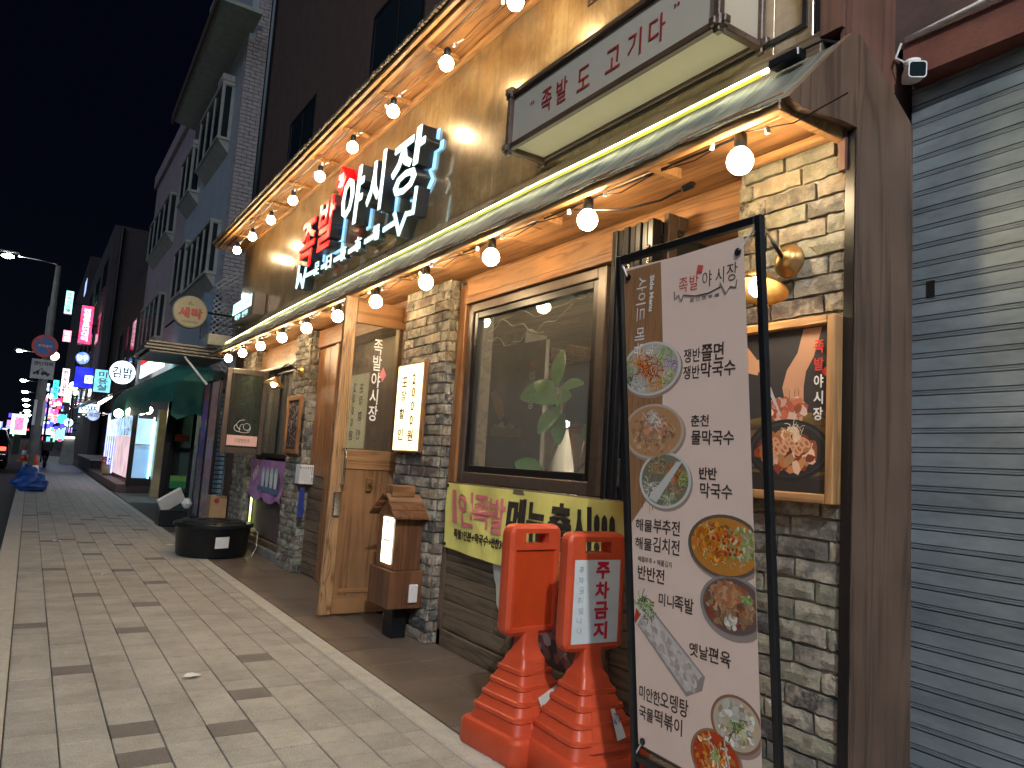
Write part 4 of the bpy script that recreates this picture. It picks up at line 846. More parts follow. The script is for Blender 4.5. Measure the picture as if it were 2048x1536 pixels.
bt('미니', 1.84, .935, .07, .042, bold=.015); bt('족발', 1.76, .936, .085, .05); bt('옛날', 1.69, .806, .08, .042, bold=.015); bt('편육', 1.605, .808, .088, .048)
bt('미안한', 1.90, .612, .10, .046, bold=.02); bt('오뎅탕', 1.787, .617, .125, .056); bt('국물', 1.912, .548, .068, .042, bold=.02); bt('떡볶이', 1.81, .553, .125, .052)
vt = NX[0]; FRD = ((0, 0, -1), (0, -1, 0))
text('사이드 메뉴', (XB, 2.03, 1.93), .30, .052, FRD, 'whiteink', 'lettering', bn, ext=.0002, bold=.0); text('Side Menu', (XB, 1.975, 2.01), .135, .022, FRD, 'whiteink', 'lettering', bn, ext=.0002, bold=.04)
for y, z in ((2.115, 2.095), (1.59, 2.085), (2.15, .35), (1.62, .35)):
    MB().lathe([(.013, 0), (.013, .003), (.006, .003), (.005, .001)], (XB + .12 * (2.17 - z), y, z), (-1, 0, 0), 14).build('eyelet', 'black', bn)
for y, z, y2, z2 in ((2.12, 2.10, 2.15, 2.15), (1.585, 2.09, 1.52, 2.15), (2.155, .345, 2.195, .29), (1.615, .345, 1.555, .29)): MB().tube([(XB + .12 * (2.17 - z), y, z), (1.848 + .12 * (2.17 - z2), y2, z2)], .0035, 5).build('tie', 'white', bn)

for o in bn.children:                  # flat artwork above, scaled about the camera by fitted polynomials onto the leaning frame
    if o.name.split('.')[0] in ('frame', 'foot', 'fabric', 'eyelet', 'tie'): continue
    for v_ in o.data.vertices:
        q = v_.co.z - 1.35; z_ = 1.35 + 0.00451 * q ** 3 + -0.06852 * q * q + 1.05316 * q + 0.00002
        z_ = min(max(z_, .327), 2.122); d_ = .02 * (2.17 - z_)
        v_.co = (v_.co.x + .12 * (2.17 - z_), min(max(v_.co.y * (0.00449 * q * q + -0.06846 * q + 1.05318), 1.566 + d_), 2.139 + d_), z_)
# ------------------------------------------------------------------ orange stands
def rrect(w, h, r, n=5):
    P = []
    for cx_, cy_, a0 in ((w - r, h - r, 0), (-w + r, h - r, 90), (-w + r, -h + r, 180), (w - r, -h + r, 270)):
        for i in range(n + 1): a = math.radians(a0 + 90 * i / n); P.append((cx_ + r * math.cos(a), cy_ + r * math.sin(a)))
    return P
def stand(loc, rz, label, sheet):
    t_ = thing('sign_stand', label, 'sign stand', loc, 'orange parking stands', (0, 0, rz))
    W2 = .168; zc = .80; H2 = .27; D = .042
    # head: rounded ring with handle hole at the top and recessed panel
    out = rrect(W2, H2, .05); m = MB(); n = len(out)
    inn = rrect(W2 - .022, H2 - .022, .035)
    for sgn in (-1, 1):
        vs = [(p[0], 0, zc + p[1]) for p in out] + [(p[0] * .985, sgn * D * .7, zc + p[1] * .985) for p in out] + [(p[0], sgn * D, zc + p[1]) for p in inn]
        m.add(vs, [(i, (i + 1) % n, n + (i + 1) % n, n + i) for i in range(n)] + [(n + i, n + (i + 1) % n, 2 * n + (i + 1) % n, 2 * n + i) for i in range(n)])
        # flat face with handle slot: strips round the slot
        hx, h0, h1 = .075, zc + H2 - .095, zc + H2 - .045; T = zc + H2 - .022; B_ = zc - H2 + .022; X = W2 - .022; y = sgn * D
        p0, p1 = zc + H2 - .125, B_ + .018
        for (a, b_, c, d) in ((-X + .0, X, h1, T), (-X, -hx, h0, h1), (hx, X, h0, h1), (-X, X, p0, h0), (-X, -X + .016, p1, p0), (X - .016, X, p1, p0), (-X, X, B_, p1)):
            m.poly([(a, y, c), (b_, y, c), (b_, y, d), (a, y, d)])
        yi = sgn * (D - .010); px = X - .016
        for q in ([(-px, y, p1), (px, y, p1), (px, yi, p1 + .004), (-px, yi, p1 + .004)], [(-px, y, p0), (px, y, p0), (px, yi, p0 - .004), (-px, yi, p0 - .004)], [(-px, y, p1), (-px, y, p0), (-px + .004, yi, p0 - .004), (-px + .004, yi, p1 + .004)], [(px, y, p1), (px, y, p0), (px - .004, yi, p0 - .004), (px - .004, yi, p1 + .004)]): m.poly(q)
    for q in ([(-hx, -D, h0), (hx, -D, h0), (hx, D, h0), (-hx, D, h0)], [(-hx, -D, h1), (hx, -D, h1), (hx, D, h1), (-hx, D, h1)], [(-hx, -D, h0), (-hx, D, h0), (-hx, D, h1), (-hx, -D, h1)], [(hx, -D, h0), (hx, D, h0), (hx, D, h1), (hx, -D, h1)]): m.poly(q)
    m.build('head', 'orange', t_)
    pn = MB()
    for sgn in (-1, 1): y = sgn * (D - .0105); pn.poly([(-px + .003, y, p1 + .003), (px - .003, y, p1 + .003), (px - .003, y, p0 - .003), (-px + .003, y, p0 - .003)])
    pn.build('panel', 'orange_d', t_)
    # neck and ribbed pyramid
    prof = [(.052, .56), (.050, .50), (.060, .455), (.072, .43), (.076, .425), (.080, .405), (.092, .385)]
    zs = .385; r0 = .092
    for k in range(4): z_ = zs - .062 * k; rr = r0 + .0265 * k; prof += [(rr, z_), (rr + .010, z_ - .004), (rr + .012, z_ - .020), (rr + .006, z_ - .026)]
    prof += [(.192, .125), (.215, .12), (.225, .105), (.228, .02), (.222, .0)]
    m = MB(); vs = []; Nn = 16
    for r_, z_ in prof:
        c_ = .22 * r_ + .004
        q = []
        for (a_, b__, t0) in ((1, 1, 0), (-1, 1, 90), (-1, -1, 180), (1, -1, 270)):
            for e_ in range(5): t_a = math.radians(t0 + 22.5 * e_); q.append((a_ * (r_ - c_) + c_ * math.cos(t_a), b__ * (r_ - c_) + c_ * math.sin(t_a)))
        vs += [(a * (1 if r_ > .06 else 1), b_ * (1 if r_ > .06 else .8), z_) for a, b_ in q]
    nn = 20; m.add(vs, [(i * nn + k, i * nn + (k + 1) % nn, (i + 1) * nn + (k + 1) % nn, (i + 1) * nn + k) for i in range(len(prof) - 1) for k in range(nn)]); rb_ = m.build('ribbed_base', 'orange', t_, True); rb_.data.set_sharp_from_angle(angle=math.radians(34))
    # flat triangular cheeks between ribs
    for (sx_, sy_) in ((0, -1), (1, 0)):
        P = [(-.035, .405, .084), (.035, .405, .084), (.095, .15, .197), (-.095, .15, .197)]
        m = MB(); m.add([((p[0], sy_ * p[2], p[1]) if sy_ else (sx_ * p[2], p[0], p[1])) for p in P] + [((p[0] * 1.12, sy_ * (p[2] - .02), p[1]) if sy_ else (sx_ * (p[2] - .02), p[0] * 1.12, p[1])) for p in P], [(0, 1, 2, 3), (0, 1, 5, 4), (1, 2, 6, 5), (2, 3, 7, 6), (3, 0, 4, 7)]); m.build('cheek', 'orange', t_)
    if sheet:
        s_ = MB().box(-px + .001, px - .001, -D - .001, -D + .002, p1 + .001, p0 - .001).build('sheet', pm('signboard_sheet', (.60, .66, .68), .35, 0, .05), t_)
        for ch, dz in (('주', .135), ('차', .045), ('금', -.045), ('지', -.135)): text(ch, (.028, -D - .003, zc - .038 + dz), .078, .078, NY, pm('crimson_ink', (.55, .015, .04), .4, 0, .05) if ch == '주' else bpy.data.materials['crimson_ink'], 'lettering', t_, bold=.035)
        for k in range(7): text('주차금지입니다'[k], (-.09 + U(-.006, .006), -D - .003, zc + .10 - k * .045), .028, .028, NY, pm('faded_ink', (.42, .50, .52), .5) if k == 0 else bpy.data.materials['faded_ink'], 'faded_lettering', t_)
        F = Flat(-.201, 1); F.poly([(.035, .19), (.085, .20), (.075, .25), (.05, .31), (.03, .31)], (.6, .62, .6)); F.pile(.05, .27, .02, [(.05, .1, .3), (.6, .6, .6)], 18, 'chunk', .008)
        m_ = F.m
    else:
        F = Flat(-.199, 1); F.poly([(-.03, .20), (.10, .235), (.085, .315), (-.045, .275)], (.60, .59, .52)); F.poly([(.03, .20), (.05, .22), (.04, .28), (.025, .25)], (.5, .49, .43)); m_ = F.m
    # stickers follow the slope of the base
    m_.v = [(v_[0], -.092 - (.385 - v_[2]) * .427 - .022, v_[2]) for v_ in m_.v]
    m_.build('torn_sticker', 'print', t_)
    return t_
stand((2.165, 3.10, 0), math.radians(6), 'blank orange plastic sign stand with a white sticker on its ribbed base', False)
stand((2.265, 2.74, 0), math.radians(-3), 'orange plastic sign stand with a white sheet reading 주차금지', True)

# ------------------------------------------------------------------ shutter and neighbour wall
st = thing('roller_shutter', 'closed blue-grey steel roller shutter right of the brown wing wall', 'shutter', (3.0, 0, 0), rot=(0, 0, math.radians(-3)))
st.location = (3.005, 1.66, 0); z = .0
k = 0
sm = {}
while z < 3.2:
    if not sm:
        # slat profile in (x,z): wide face, two fine grooves, small joint band
        pr = [(0, 0), (0, .052), (.006, .054), (.006, .056), (.003, .058), (.003, .064), (.007, .0655), (.003, .067), (.003, .073), (.008, .075), (.008, .0765)]
        me = bpy.data.meshes.new('slat'); vs = [(p[0], 0, p[1]) for p in pr] + [(p[0], -3.2, p[1]) for p in pr]; n = len(pr)
        me.from_pydata(vs, [], [(i, i + 1, n + i + 1, n + i) for i in range(n - 1)]); me.materials.append(MT['shutter']); me.materials.append(MT['shutter_d'])
        for p in me.polygons: p.material_index = 0 if p.index == 0 else (1 if p.index in (1, 2, 9) else 0)
        sm['m'] = me
    o = link('slat', sm['m'], st); o.location = (0, 0, z); z += .0765; k += 1
box('backing', (.012, .03, -3.2, 0, 0, 3.2), 'black', st)
MB().box(-.002, .004, -.10, -.065, 2.14, 2.205).build('keyhole_cover', 'black', st)
nb = thing('neighbour_building', 'dark shop building with a red-brown fascia above the shutter', 'building', (3.0, 0, 3))
box('fascia', (2.90, 3.04, -4, 1.64, 3.06, 3.22), pm('red_brown_fascia', (.14, .05, .035), .6, 0, .3, 6, .3), nb); box('wall_above', (2.93, 3.1, -4, 1.75, 3.22, 9), 'darkwall', nb)
box('ragged_flashing', (2.897, 2.90, -4, .95, 3.13, 3.21), 'mortar', nb)
MB().tube([(2.885, 1.62, 3.225), (2.875, 1.3, 3.235), (2.88, -3, 3.24)], .011).build('conduit', 'white', nb, True)
box('backing_wall', (3.1, 3.2, -4, 1.75, 0, 3.22), 'darkwall', nb)
cc = thing('security_camera', 'small white security camera hanging under the red-brown fascia', 'security camera', (2.9, 1.58, 3.1))
MB().lathe([(.035, 0), (.035, .012), (.025, .02)], (2.90, 1.60, 3.125), (0, 0, -1), 18).build('mount', 'white', cc, True)
MB().lathe([(.012, 0), (.014, .03)], (2.90, 1.60, 3.105), (-.2, -.3, -1), 10).build('arm', 'white', cc)
dC = Vector((-.62, -.72, -.12)).normalized(); uC = dC.cross(Vector((0, 0, 1))).normalized(); wC = uC.cross(dC)
P = rrect(.036, .034, .012, 3); m = MB(); n = len(P); c0 = Vector((2.90, 1.60, 3.07)); vs = []
for d_, s_ in ((-.05, .7), (.0, .95), (.055, 1)):
    for p in P: vs.append(c0 + dC * d_ + uC * p[0] * s_ + wC * p[1] * s_)
m.add(vs, [(i * n + k, i * n + (k + 1) % n, (i + 1) * n + (k + 1) % n, (i + 1) * n + k) for i in range(2) for k in range(n)] + [tuple(range(n))]); m.build('housing', 'white', cc)
m = MB(); m.poly([c0 + dC * .0552 + uC * p[0] * .99 + wC * p[1] * .99 for p in P]); m.build('face_rim', 'white', cc); m = MB(); m.poly([c0 + dC * .0556 + uC * p[0] * .87 + wC * p[1] * .87 for p in P]); m.build('lens_face', 'dark_glass', cc)
MB().tube([(2.90, 1.62, 3.125), (2.88, 1.66, 3.16), (2.885, 1.64, 3.22)], .005, 6).build('cable', 'white', cc)

# ------------------------------------------------------------------ restaurant interior
rm = tag(box('interior_floor', (2.96, 7.0, 1.8, 8.28, -.05, .01), 'dark_y'), kind='structure')
cw = pm('interior_plaster', (.42, .36, .28), .8, 0, .15, 2)
for nm, d, mt in (('interior_wall', (6.9, 7.0, 1.8, 8.28, 0, 2.75), cw), ('interior_wall', (2.96, 7.0, 8.2, 8.28, 0, 2.75), cw), ('interior_wall', (3.05, 7.0, 1.76, 1.82, 0, 2.75), cw), ('interior_ceiling', (2.96, 7.0, 1.8, 8.28, 2.75, 2.85), 'dark_y')): tag(box(nm, d, mt), kind='structure')
for i in range(9): tag(MB().bev(4.6, 6.6, 4.4 + i * .34, 4.46 + i * .34, 2.55, 2.64, .004).build('ceiling_slat', 'trim_y'), kind='structure')
dl = thing('fill_light', 'unseen added ceiling downlight in the restaurant above the window seats', 'ceiling light', (4.1, 3.7, 2.7)); MB().lathe([(.12, 0), (.12, .03)], (4.1, 3.7, 2.715), (0, 0, 1), 16).build('lit_disc', emit('lit_fill_light', (1, .86, .66), 210), dl)  # unseen ceiling lights, added to brighten the room behind the window
dl = thing('fill_light', 'unseen added ceiling downlight in the restaurant nearer the back wall', 'ceiling light', (5.6, 4.3, 2.7)); MB().lathe([(.16, 0), (.16, .03)], (5.6, 4.3, 2.715), (0, 0, 1), 16).build('lit_disc', bpy.data.materials['lit_fill_light'], dl)
tv = thing('wall_screen', 'switched-off dark screen hanging inside behind the window', 'screen', (4.5, 5.9, 1.8)); MB().bev(4.5, 4.54, 5.55, 6.22, 1.80, 2.42, .008).build('casing', 'black', tv); box('screen', (4.496, 4.5, 5.57, 6.20, 1.82, 2.40), 'dark_glass', tv)
br = thing('interior_pillar', 'grey brick pillar inside the restaurant behind the plant', 'pillar', (4.3, 6.6, 0)); box('core', (4.23, 4.5, 6.4, 6.75, 0, 2.75), 'mortar', br); brickwall(br, False, 4.23, 6.4, 6.75, .9, 2.7, merge=True); 
pt = thing('interior_poster', 'dark poster with an arm and white letters on a panel inside the window', 'poster', (3.6, 5.5, 1.2))
box('panel', (3.62, 3.66, 5.15, 6.05, 1.3, 2.45), pm('dark_poster', (.15, .14, .125), .6), pt)
F = Flat(3.618, clip=(5.15, 6.05, 1.3, 2.45)); F.poly([(6.02, 2.02), (5.93, 2.06), (5.80, 1.93), (5.74, 1.80), (5.82, 1.76), (5.92, 1.86)], (.55, .36, .2)); F.pile(5.75, 1.68, .16, [(.5, .35, .25), (.6, .45, .35)], 40, 'chunk', .05, rv=.04); F.poly([(5.98, 1.62), (5.98, 1.70), (5.45, 1.68), (5.45, 1.60)], (.3, .25, .16)); F.build('printed_picture', pt)
vtext('야시장', (3.612, 5.32, 2.02), .09, .34, NX, 'whiteink', 'lettering', pt, bold=.01); MB().prism([(5.33, 2.28), (5.30, 2.25), (5.33, 2.22), (5.36, 2.25)], 0, 3.61, 3.615).build('red_diamond', 'pinkink', pt)
cbn = thing('wooden_cabinet', 'brown glazed wooden cabinet inside the restaurant', 'cabinet', (4.9, 5.9, 0))
for d in ((4.9, 5.3, 5.55, 6.45, 0, 1.15), (4.9, 4.95, 5.55, 5.61, 1.15, 1.75), (4.9, 4.95, 6.39, 6.45, 1.15, 1.75), (4.9, 5.3, 5.55, 6.45, 1.75, 1.80), (4.9, 4.95, 5.97, 6.03, 1.15, 1.75)): MB().bev(*d, .006).build('cabinet_board', 'trim_z', cbn)
gl = thing('draped_lamp', 'glowing lamp over a white draped cloth inside the window', 'lamp', (4.2, 5.62, .9))
m = MB(); vs = []; n = 28
for j in range(9):
    q = j / 8; r_ = .05 + .13 * q ** .8
    for k in range(n): a = 6.283 * k / n; rr = r_ * (1 + .12 * q * math.sin(a * 6)); vs.append((4.2 + rr * math.cos(a), 5.62 + rr * math.sin(a), 1.72 - .80 * q))
m.add(vs, [(j * n + k, j * n + (k + 1) % n, (j + 1) * n + (k + 1) % n, (j + 1) * n + k) for j in range(8) for k in range(n)]); m.build('white_drape', 'whiteink', gl, True)
MB().lathe([(.03, 0), (.06, .02), (.06, .05), (.02, .07)], (4.2, 5.62, 1.74), (0, 0, 1), 16).build('lit_head', emit('lit_table_lamp', (1, .93, .8), 14), gl, True)
# rubber plant
pl = thing('rubber_plant', 'rubber plant with broad glossy leaves just behind the big window', 'plant', (3.1, 4.25, .9))
LG = pm('rubber_leaf', (.09, .22, .07), .28, 0, .25, 20, .1, 60)
MB().tube([(3.12, 4.38, .95), (3.10, 4.40, 1.22), (3.10, 4.30, 1.36), (3.08, 4.16, 1.55), (3.08, 4.16, 1.78), (3.06, 4.20, 1.93)], [.018, .016, .014, .012, .009, .006], 8).build('stem', pm('grey_bark', (.22, .17, .12), .8), pl, True)
MB().tube([(3.12, 4.36, 1.0), (3.14, 4.10, 1.18), (3.12, 3.98, 1.40), (3.11, 3.92, 1.55)], [.014, .012, .01, .006], 8).tube([(3.13, 4.02, 1.33), (3.14, 3.90, 1.42), (3.12, 3.82, 1.52)], [.008, .006, .004], 6).build('stem', bpy.data.materials['grey_bark'], pl, True)
MB().lathe([(.10, 0), (.15, .02), (.18, .28), (.19, .30), (.17, .30), (.16, .24)], (3.14, 4.38, .68), (0, 0, 1), 20).build('pot', 'whiteink', pl, True); box('ledge', (2.97, 3.32, 3.4, 4.86, .62, .68), 'dark_y', RB)
def leaf(base, d, up, L, w):
    d = Vector(d).normalized(); up = Vector(up); s_ = d.cross(up).normalized(); n_ = s_.cross(d); P = []; ns = 8
    for i in range(ns + 1):
        q = i / ns; c = Vector(base) + d * (L * q) - n_ * (.22 * L * q * q); ww = w * math.sin(math.pi * min(1, q * .93 + .04)) ** .75
        P += [c + s_ * ww + n_ * ww * .25, c, c - s_ * ww + n_ * ww * .25]
    m = MB(); m.add(P, [(3 * i + a, 3 * i + a + 1, 3 * i + a + 4, 3 * i + a + 3) for i in range(ns) for a in (0, 1)]); return m.build('leaf', LG, pl, True)
for b_, d, L, w in (((3.06, 4.20, 1.93), (-.1, -.2, 1), .17, .04), ((3.06, 4.20, 1.90), (-.3, .8, -.05), .24, .055), ((3.07, 4.18, 1.86), (-.4, .6, .4), .15, .045), ((3.07, 4.17, 1.84), (-.5, -.7, .0), .23, .05), ((3.06, 4.18, 1.88), (-.2, -.9, .25), .20, .045), ((3.08, 4.16, 1.78), (-.5, .1, -.5), .16, .045), ((3.08, 4.16, 1.74), (-.3, -.3, -.9), .15, .04), ((3.08, 4.18, 1.82), (-.6, .3, .1), .14, .05), ((3.11, 3.92, 1.55), (-.2, -.5, .7), .12, .03), ((3.12, 3.82, 1.52), (-.1, -.7, .5), .11, .028), ((3.1, 4.36, 1.3), (-.3, .6, .3), .18, .05), ((3.1, 4.4, 1.2), (-.4, .7, -.1), .2, .05), ((3.11, 4.1, 1.2), (-.5, -.2, .1), .16, .045)): leaf(b_, d, (-.8 + U(-.3, .3), -.5 + U(-.3, .3), .35 + U(-.3, .3)), L * 1.5, w * 1.45)

# ------------------------------------------------------------------ black tub and things beside the far end
tb = thing('black_tub', 'large round black rubber tub with ridged lid and blank paper', 'tub', (2.07, 9.98, 0))
MB().lathe([(.30, .0), (.40, .005), (.415, .03), (.445, .36), (.46, .37)], (2.07, 9.98, 0), (0, 0, 1), 40).build('body', 'blackp', tb, True)
MB().lathe([(.46, .362), (.475, .365), (.475, .40), (.462, .412), (.38, .416), (.37, .43), (.20, .432), (.19, .42), (.02, .42)], (2.07, 9.98, 0), (0, 0, 1), 40).build('lid', 'blackp', tb)
for a in (-40, 20, 80, 140): x, y = 2.07 + .40 * math.cos(math.radians(a + 180)), 9.98 + .40 * math.sin(math.radians(a + 180)); MB().bev(x - .02, x + .02, y - .03, y + .03, .414, .43, .004).build('clamp', 'blackp', tb)
m = MB(); P = []
for k in range(5):
    a = math.radians(-97 + k * 5.2)
    for z in (.13, .265): rr = .437 + (z - .13) * .06; P.append((2.07 + rr * math.cos(a), 9.98 + rr * math.sin(a), z + .002 * k))
m.add(P, [(2 * k, 2 * k + 2, 2 * k + 3, 2 * k + 1) for k in range(4)]); m.build('paper_note', 'paper', tb)
MB().tube([(2.51, 9.8, .36), (2.56, 9.74, .30), (2.55, 9.72, .12), (2.50, 9.72, .01)], .004, 5).build('cord', 'white', tb)
def panelstand(y0, y1, x, label, cols):
    t_ = thing('poster_stand', label, 'poster stand', (x, (y0 + y1) / 2, 0), 'tall poster stands past the end of the shop')
    m = MB()
    for d in ((x, x + .05, y0, y0 + .03, .02, 2.44), (x, x + .05, y1 - .03, y1, .02, 2.44), (x, x + .05, y0, y1, 2.40, 2.44), (x, x + .05, y0, y1, .15, .19)): m.bev(*d, .004)
    m.build('frame', 'black', t_); F = Flat(x + .004, clip=(y0 + .03, y1 - .03, .19, 2.4)); n = len(cols)
    for i, c in enumerate(cols):
        z1 = 2.4 - (2.21) * i / n; z0 = 2.4 - 2.21 * (i + 1) / n; F.poly([(y0 + .03, z0), (y1 - .03, z0 + .05), (y1 - .03, z1 + .05), (y0 + .03, z1)], c)
    for i in range(40): c = random.choice(cols); F.ell(U(y0, y1), U(.2, 2.4), U(.03, .12), U(.02, .09), tuple(min(1, k * U(.6, 1.5)) for k in c), 7, 0, .3)
    F.build('printed_picture', t_)
panelstand(12.36, 12.98, 2.43, 'tall poster stand with pink and lilac picture nearest the casement', [(.52, .33, .29), (.52, .30, .27), (.42, .27, .24), (.42, .36, .42), (.42, .28, .32), (.30, .25, .27), (.25, .21, .22)])
panelstand(13.08, 13.62, 2.43, 'tall poster stand with blue and violet picture farther from the casement', [(.4, .17, .2), (.22, .16, .40), (.10, .16, .50), (.12, .11, .26), (.18, .15, .22), (.2, .18, .2), (.18, .16, .18)])
bx = thing('cardboard_box', 'brown cardboard carton with a red mark behind the black tub', 'box', (2.62, 12.1, .0)); MB().bev(2.36, 2.60, 11.80, 12.1, .30, .62, .004).build('carton', pm('cardboard', (.36, .23, .12), .8, 0, .15), bx); MB().lathe([(.04, 0), (.04, .002)], (2.45, 11.798, .55), (0, -1, 0), 12).build('red_mark', 'redink', bx)
tag(MB().bev(2.34, 2.60, 11.78, 12.12, .0, .295, .004).build('cardboard_box', pm('pale_cardboard', (.42, .34, .2), .8)), 'pale flat carton under the brown carton behind the black tub', 'box')
fo = tag(MB().bev(-.21, .21, -.03, .03, -.13, .13, .01).build('foam_box', 'paper'), 'grey-white foam box lying tilted left of the poster stands', 'box'); fo.location = (2.10, 13.6, .42); fo.rotation_euler = (.3, -.55, .2)
tag(MB().bev(1.92, 2.34, 13.4, 13.85, 0, .26, .01).build('crate', 'blackp'), 'low dark crate under the tilted foam box', 'crate')
for i, (x, y, z, r_) in enumerate(((2.33, 13.5, .38, .09), (2.30, 13.3, .12, .08))):
    m = MB(); m.lathe([(.01, -r_)] + [(r_ * math.sin(math.pi * k / 6) * U(.8, 1.1), -r_ * math.cos(math.pi * k / 6)) for k in range(1, 6)] + [(.01, r_)], (x, y, z if i == 0 else r_), (0, 0, 1), 9); tag(m.build('plastic_bag', 'white'), ('knotted white bag on top of the dark crate', 'small white bag on the ground against the dark crate')[i], 'bag')

# ------------------------------------------------------------------ the street beyond
def bay(parent, x0, x1, y0, y1, z0, z1, np_, fm, sl=.28):
    """shallow bay window: frame, panes, sloping sill and head"""
    m = MB(); P = [(x0, z0 - .05), (x1, z0 - .05 - sl), (x1, z0)]
    m.box(x0 - .03, x1, y0 - .04, y1 + .04, z1, z1 + .07); m.box(x0 - .03, x1, y0 - .04, y1 + .04, z0 - .06, z0)
    m.box(x0, x1, y0, y0 + .02, z0, z1); m.prism([(x0, z0 - .062), (x1, z0 - .062), (x1, z0 - .062 - sl)], 1, y0, y1); d = (y1 - y0) / np_
    for i in range(np_ + 1): m.box(x0 - .015, x0 + .03, y0 + i * d - .03, y0 + i * d + .03, z0, z1)
    m.box(x1 - .06, x1 + .03, y0 - .015, y0 + .018, z0, z1); m.box(x0 - .014, x0 + .05, y0 - .015, y0 + .018, z0, z1)
    w = m.build('bay_window', fm, parent)
    for i in range(np_): box('pane', (x0 + .005, x0 + .012, y0 + i * d + .03, y0 + (i + 1) * d - .03, z0 + .01, z1 - .01), 'dark_glass', w)
    box('pane', (x0 + .05, x1 - .06, y0 - .006, y0 - .001, z0 + .02, z1 - .02), 'dark_glass', w)
    return w
grw = pm('grey_render', (.30, .34, .38), .8, 0, .12, 1.5, .2); wht = pm('weathered_frame', (.30, .30, .27), .6, 0, .2, 4); pkw = pm('pinkish_render', (.34, .26, .28), .8, 0, .12, 1.5, .2); lbk = pm('pale_brick', (.34, .31, .31), .8, 0, .25, 12, .4)
b2 = thing('brick_house', 'grey rendered house with a pale brick corner, bay windows and deep eaves', 'house', (3.2, 19, 0))
box('front_wall', (2.99, 8, 16.05, 22.25, 3.0, 14), grw, b2); box('ground_wall', (3.3, 8, 16.1, 22.25, 0, 2.99), grw, b2)
m = MB(); z = 2.9
while z < 10.1:
    x = 2.975 - (int(z / .085) % 2) * .1
    while x < 3.6: m.box(max(x, 2.975) + .004, min(x + .2, 3.6), 16.0 - U(.0, .012), 16.06, z, z + .074); x += .21
    for a in (0, 1): m.box(2.97 - U(0, .008), 2.992, 16.0 + a * .2 + .006, 16.19 + a * .2, z, z + .074)
    z += .085
while z < 14.5:
    x = 3.12 - (int(z / .085) % 2) * .1
    while x < 3.7: m.box(max(x, 3.12) + .004, min(x + .2, 3.7), 16.0 - U(.0, .012), 16.05, z, z + .074); x += .21
    z += .085
m.build('brick_corner', lbk, b2, kind='stuff')
MB().prism([(2.20, 15.2), (3.05, 15.2), (3.05, 22.3), (2.36, 22.0)], 2, 10.28, 10.36).build('eave', pm('eave_board', (.30, .33, .28), .8), b2); MB().prism([(2.15, 15.1), (2.20, 15.1), (2.37, 22.1), (2.31, 22.1)], 2, 10.22, 10.45).build('gutter', 'darkwall', b2)
bay(b2, 2.74, 2.985, 17.0, 19.6, 8.2, 9.42, 3, wht); bay(b2, 2.73, 2.985, 20.4, 22.1, 7.95, 9.08, 2, wht); bay(b2, 2.78, 2.985, 16.9, 19.9, 5.12, 6.22, 4, wht); bay(b2, 2.80, 2.985, 20.3, 22.1, 5.25, 6.52, 2, wht)
for y in (17.0, 20.4): MB().bev(2.7, 2.985, y - .05, y + .5, 9.5 if y < 18 else 9.16, 9.66 if y < 18 else 9.3, .02).build('lintel', lbk, b2)
b3 = thing('pink_house', 'pinkish rendered house with two rows of bay windows, second past the restaurant', 'house', (3.2, 27, 0))
box('front_wall', (3.08, 9, 22.3, 31.3, 3.0, 11.6), pkw, b3); box('ground_wall', (3.3, 9, 22.3, 31.3, 0, 2.99), pkw, b3); box('parapet', (2.98, 3.3, 22.3, 31.5, 11.2, 11.7), pkw, b3)
bay(b3, 2.84, 3.075, 25.0, 29.6, 7.95, 9.15, 4, wht); bay(b3, 2.86, 3.075, 25.0, 29.4, 4.62, 5.95, 4, wht)
b4 = thing('dark_block', 'dark brown four-storey block with faint windows behind the neon signs', 'building', (3.2, 55, 0)); dk4 = pm('dark_brown_render', (.075, .06, .065), .8, 0, .2, .6)
box('front_block', (2.6, 12, 45, 78, 0, 13.0), dk4, b4); box('side_block', (3.4, 12, 31.6, 44.9, 0, 8.6), 'darkwall', b4)
for k in range(3):
    for q in range(5):
        w_ = MB().box(2.56, 2.6, 46.5 + q * 6, 49.5 + q * 6, 3.6 + k * 3.1, 5.3 + k * 3.1).build('window', 'black', b4); box('pane', (2.545, 2.556, 46.7 + q * 6, 49.3 + q * 6, 3.7 + k * 3.1, 5.2 + k * 3.1), 'dark_glass', w_)
for q in range(4): w_ = MB().box(3.36, 3.4, 33 + q * 2.9, 34.6 + q * 2.9, 4.6, 6.8).build('window', 'black', b4); box('pane', (3.35, 3.358, 33.1 + q * 2.9, 34.5 + q * 2.9, 4.7, 6.7), 'dark_glass', w_)
MB().tube([(3.0, 44.9, 12.9), (3.0, 44.9, 0)], .09, 8).build('downpipe', 'black', b4)
b5 = thing('far_block', 'tall narrow dark block with cold lit windows farthest along the street', 'building', (3, 90, 0)); box('tower', (3.0, 16, 82, 118, 0, 19), dk4, b5); cl5 = glow('cold_window_light', (.35, .5, .9), .8, .5, .5)
for k in range(5): box('lit_window', (2.97, 3.0, 83, 86, 4 + k * 2.9, 5.4 + k * 2.9), cl5, b5)
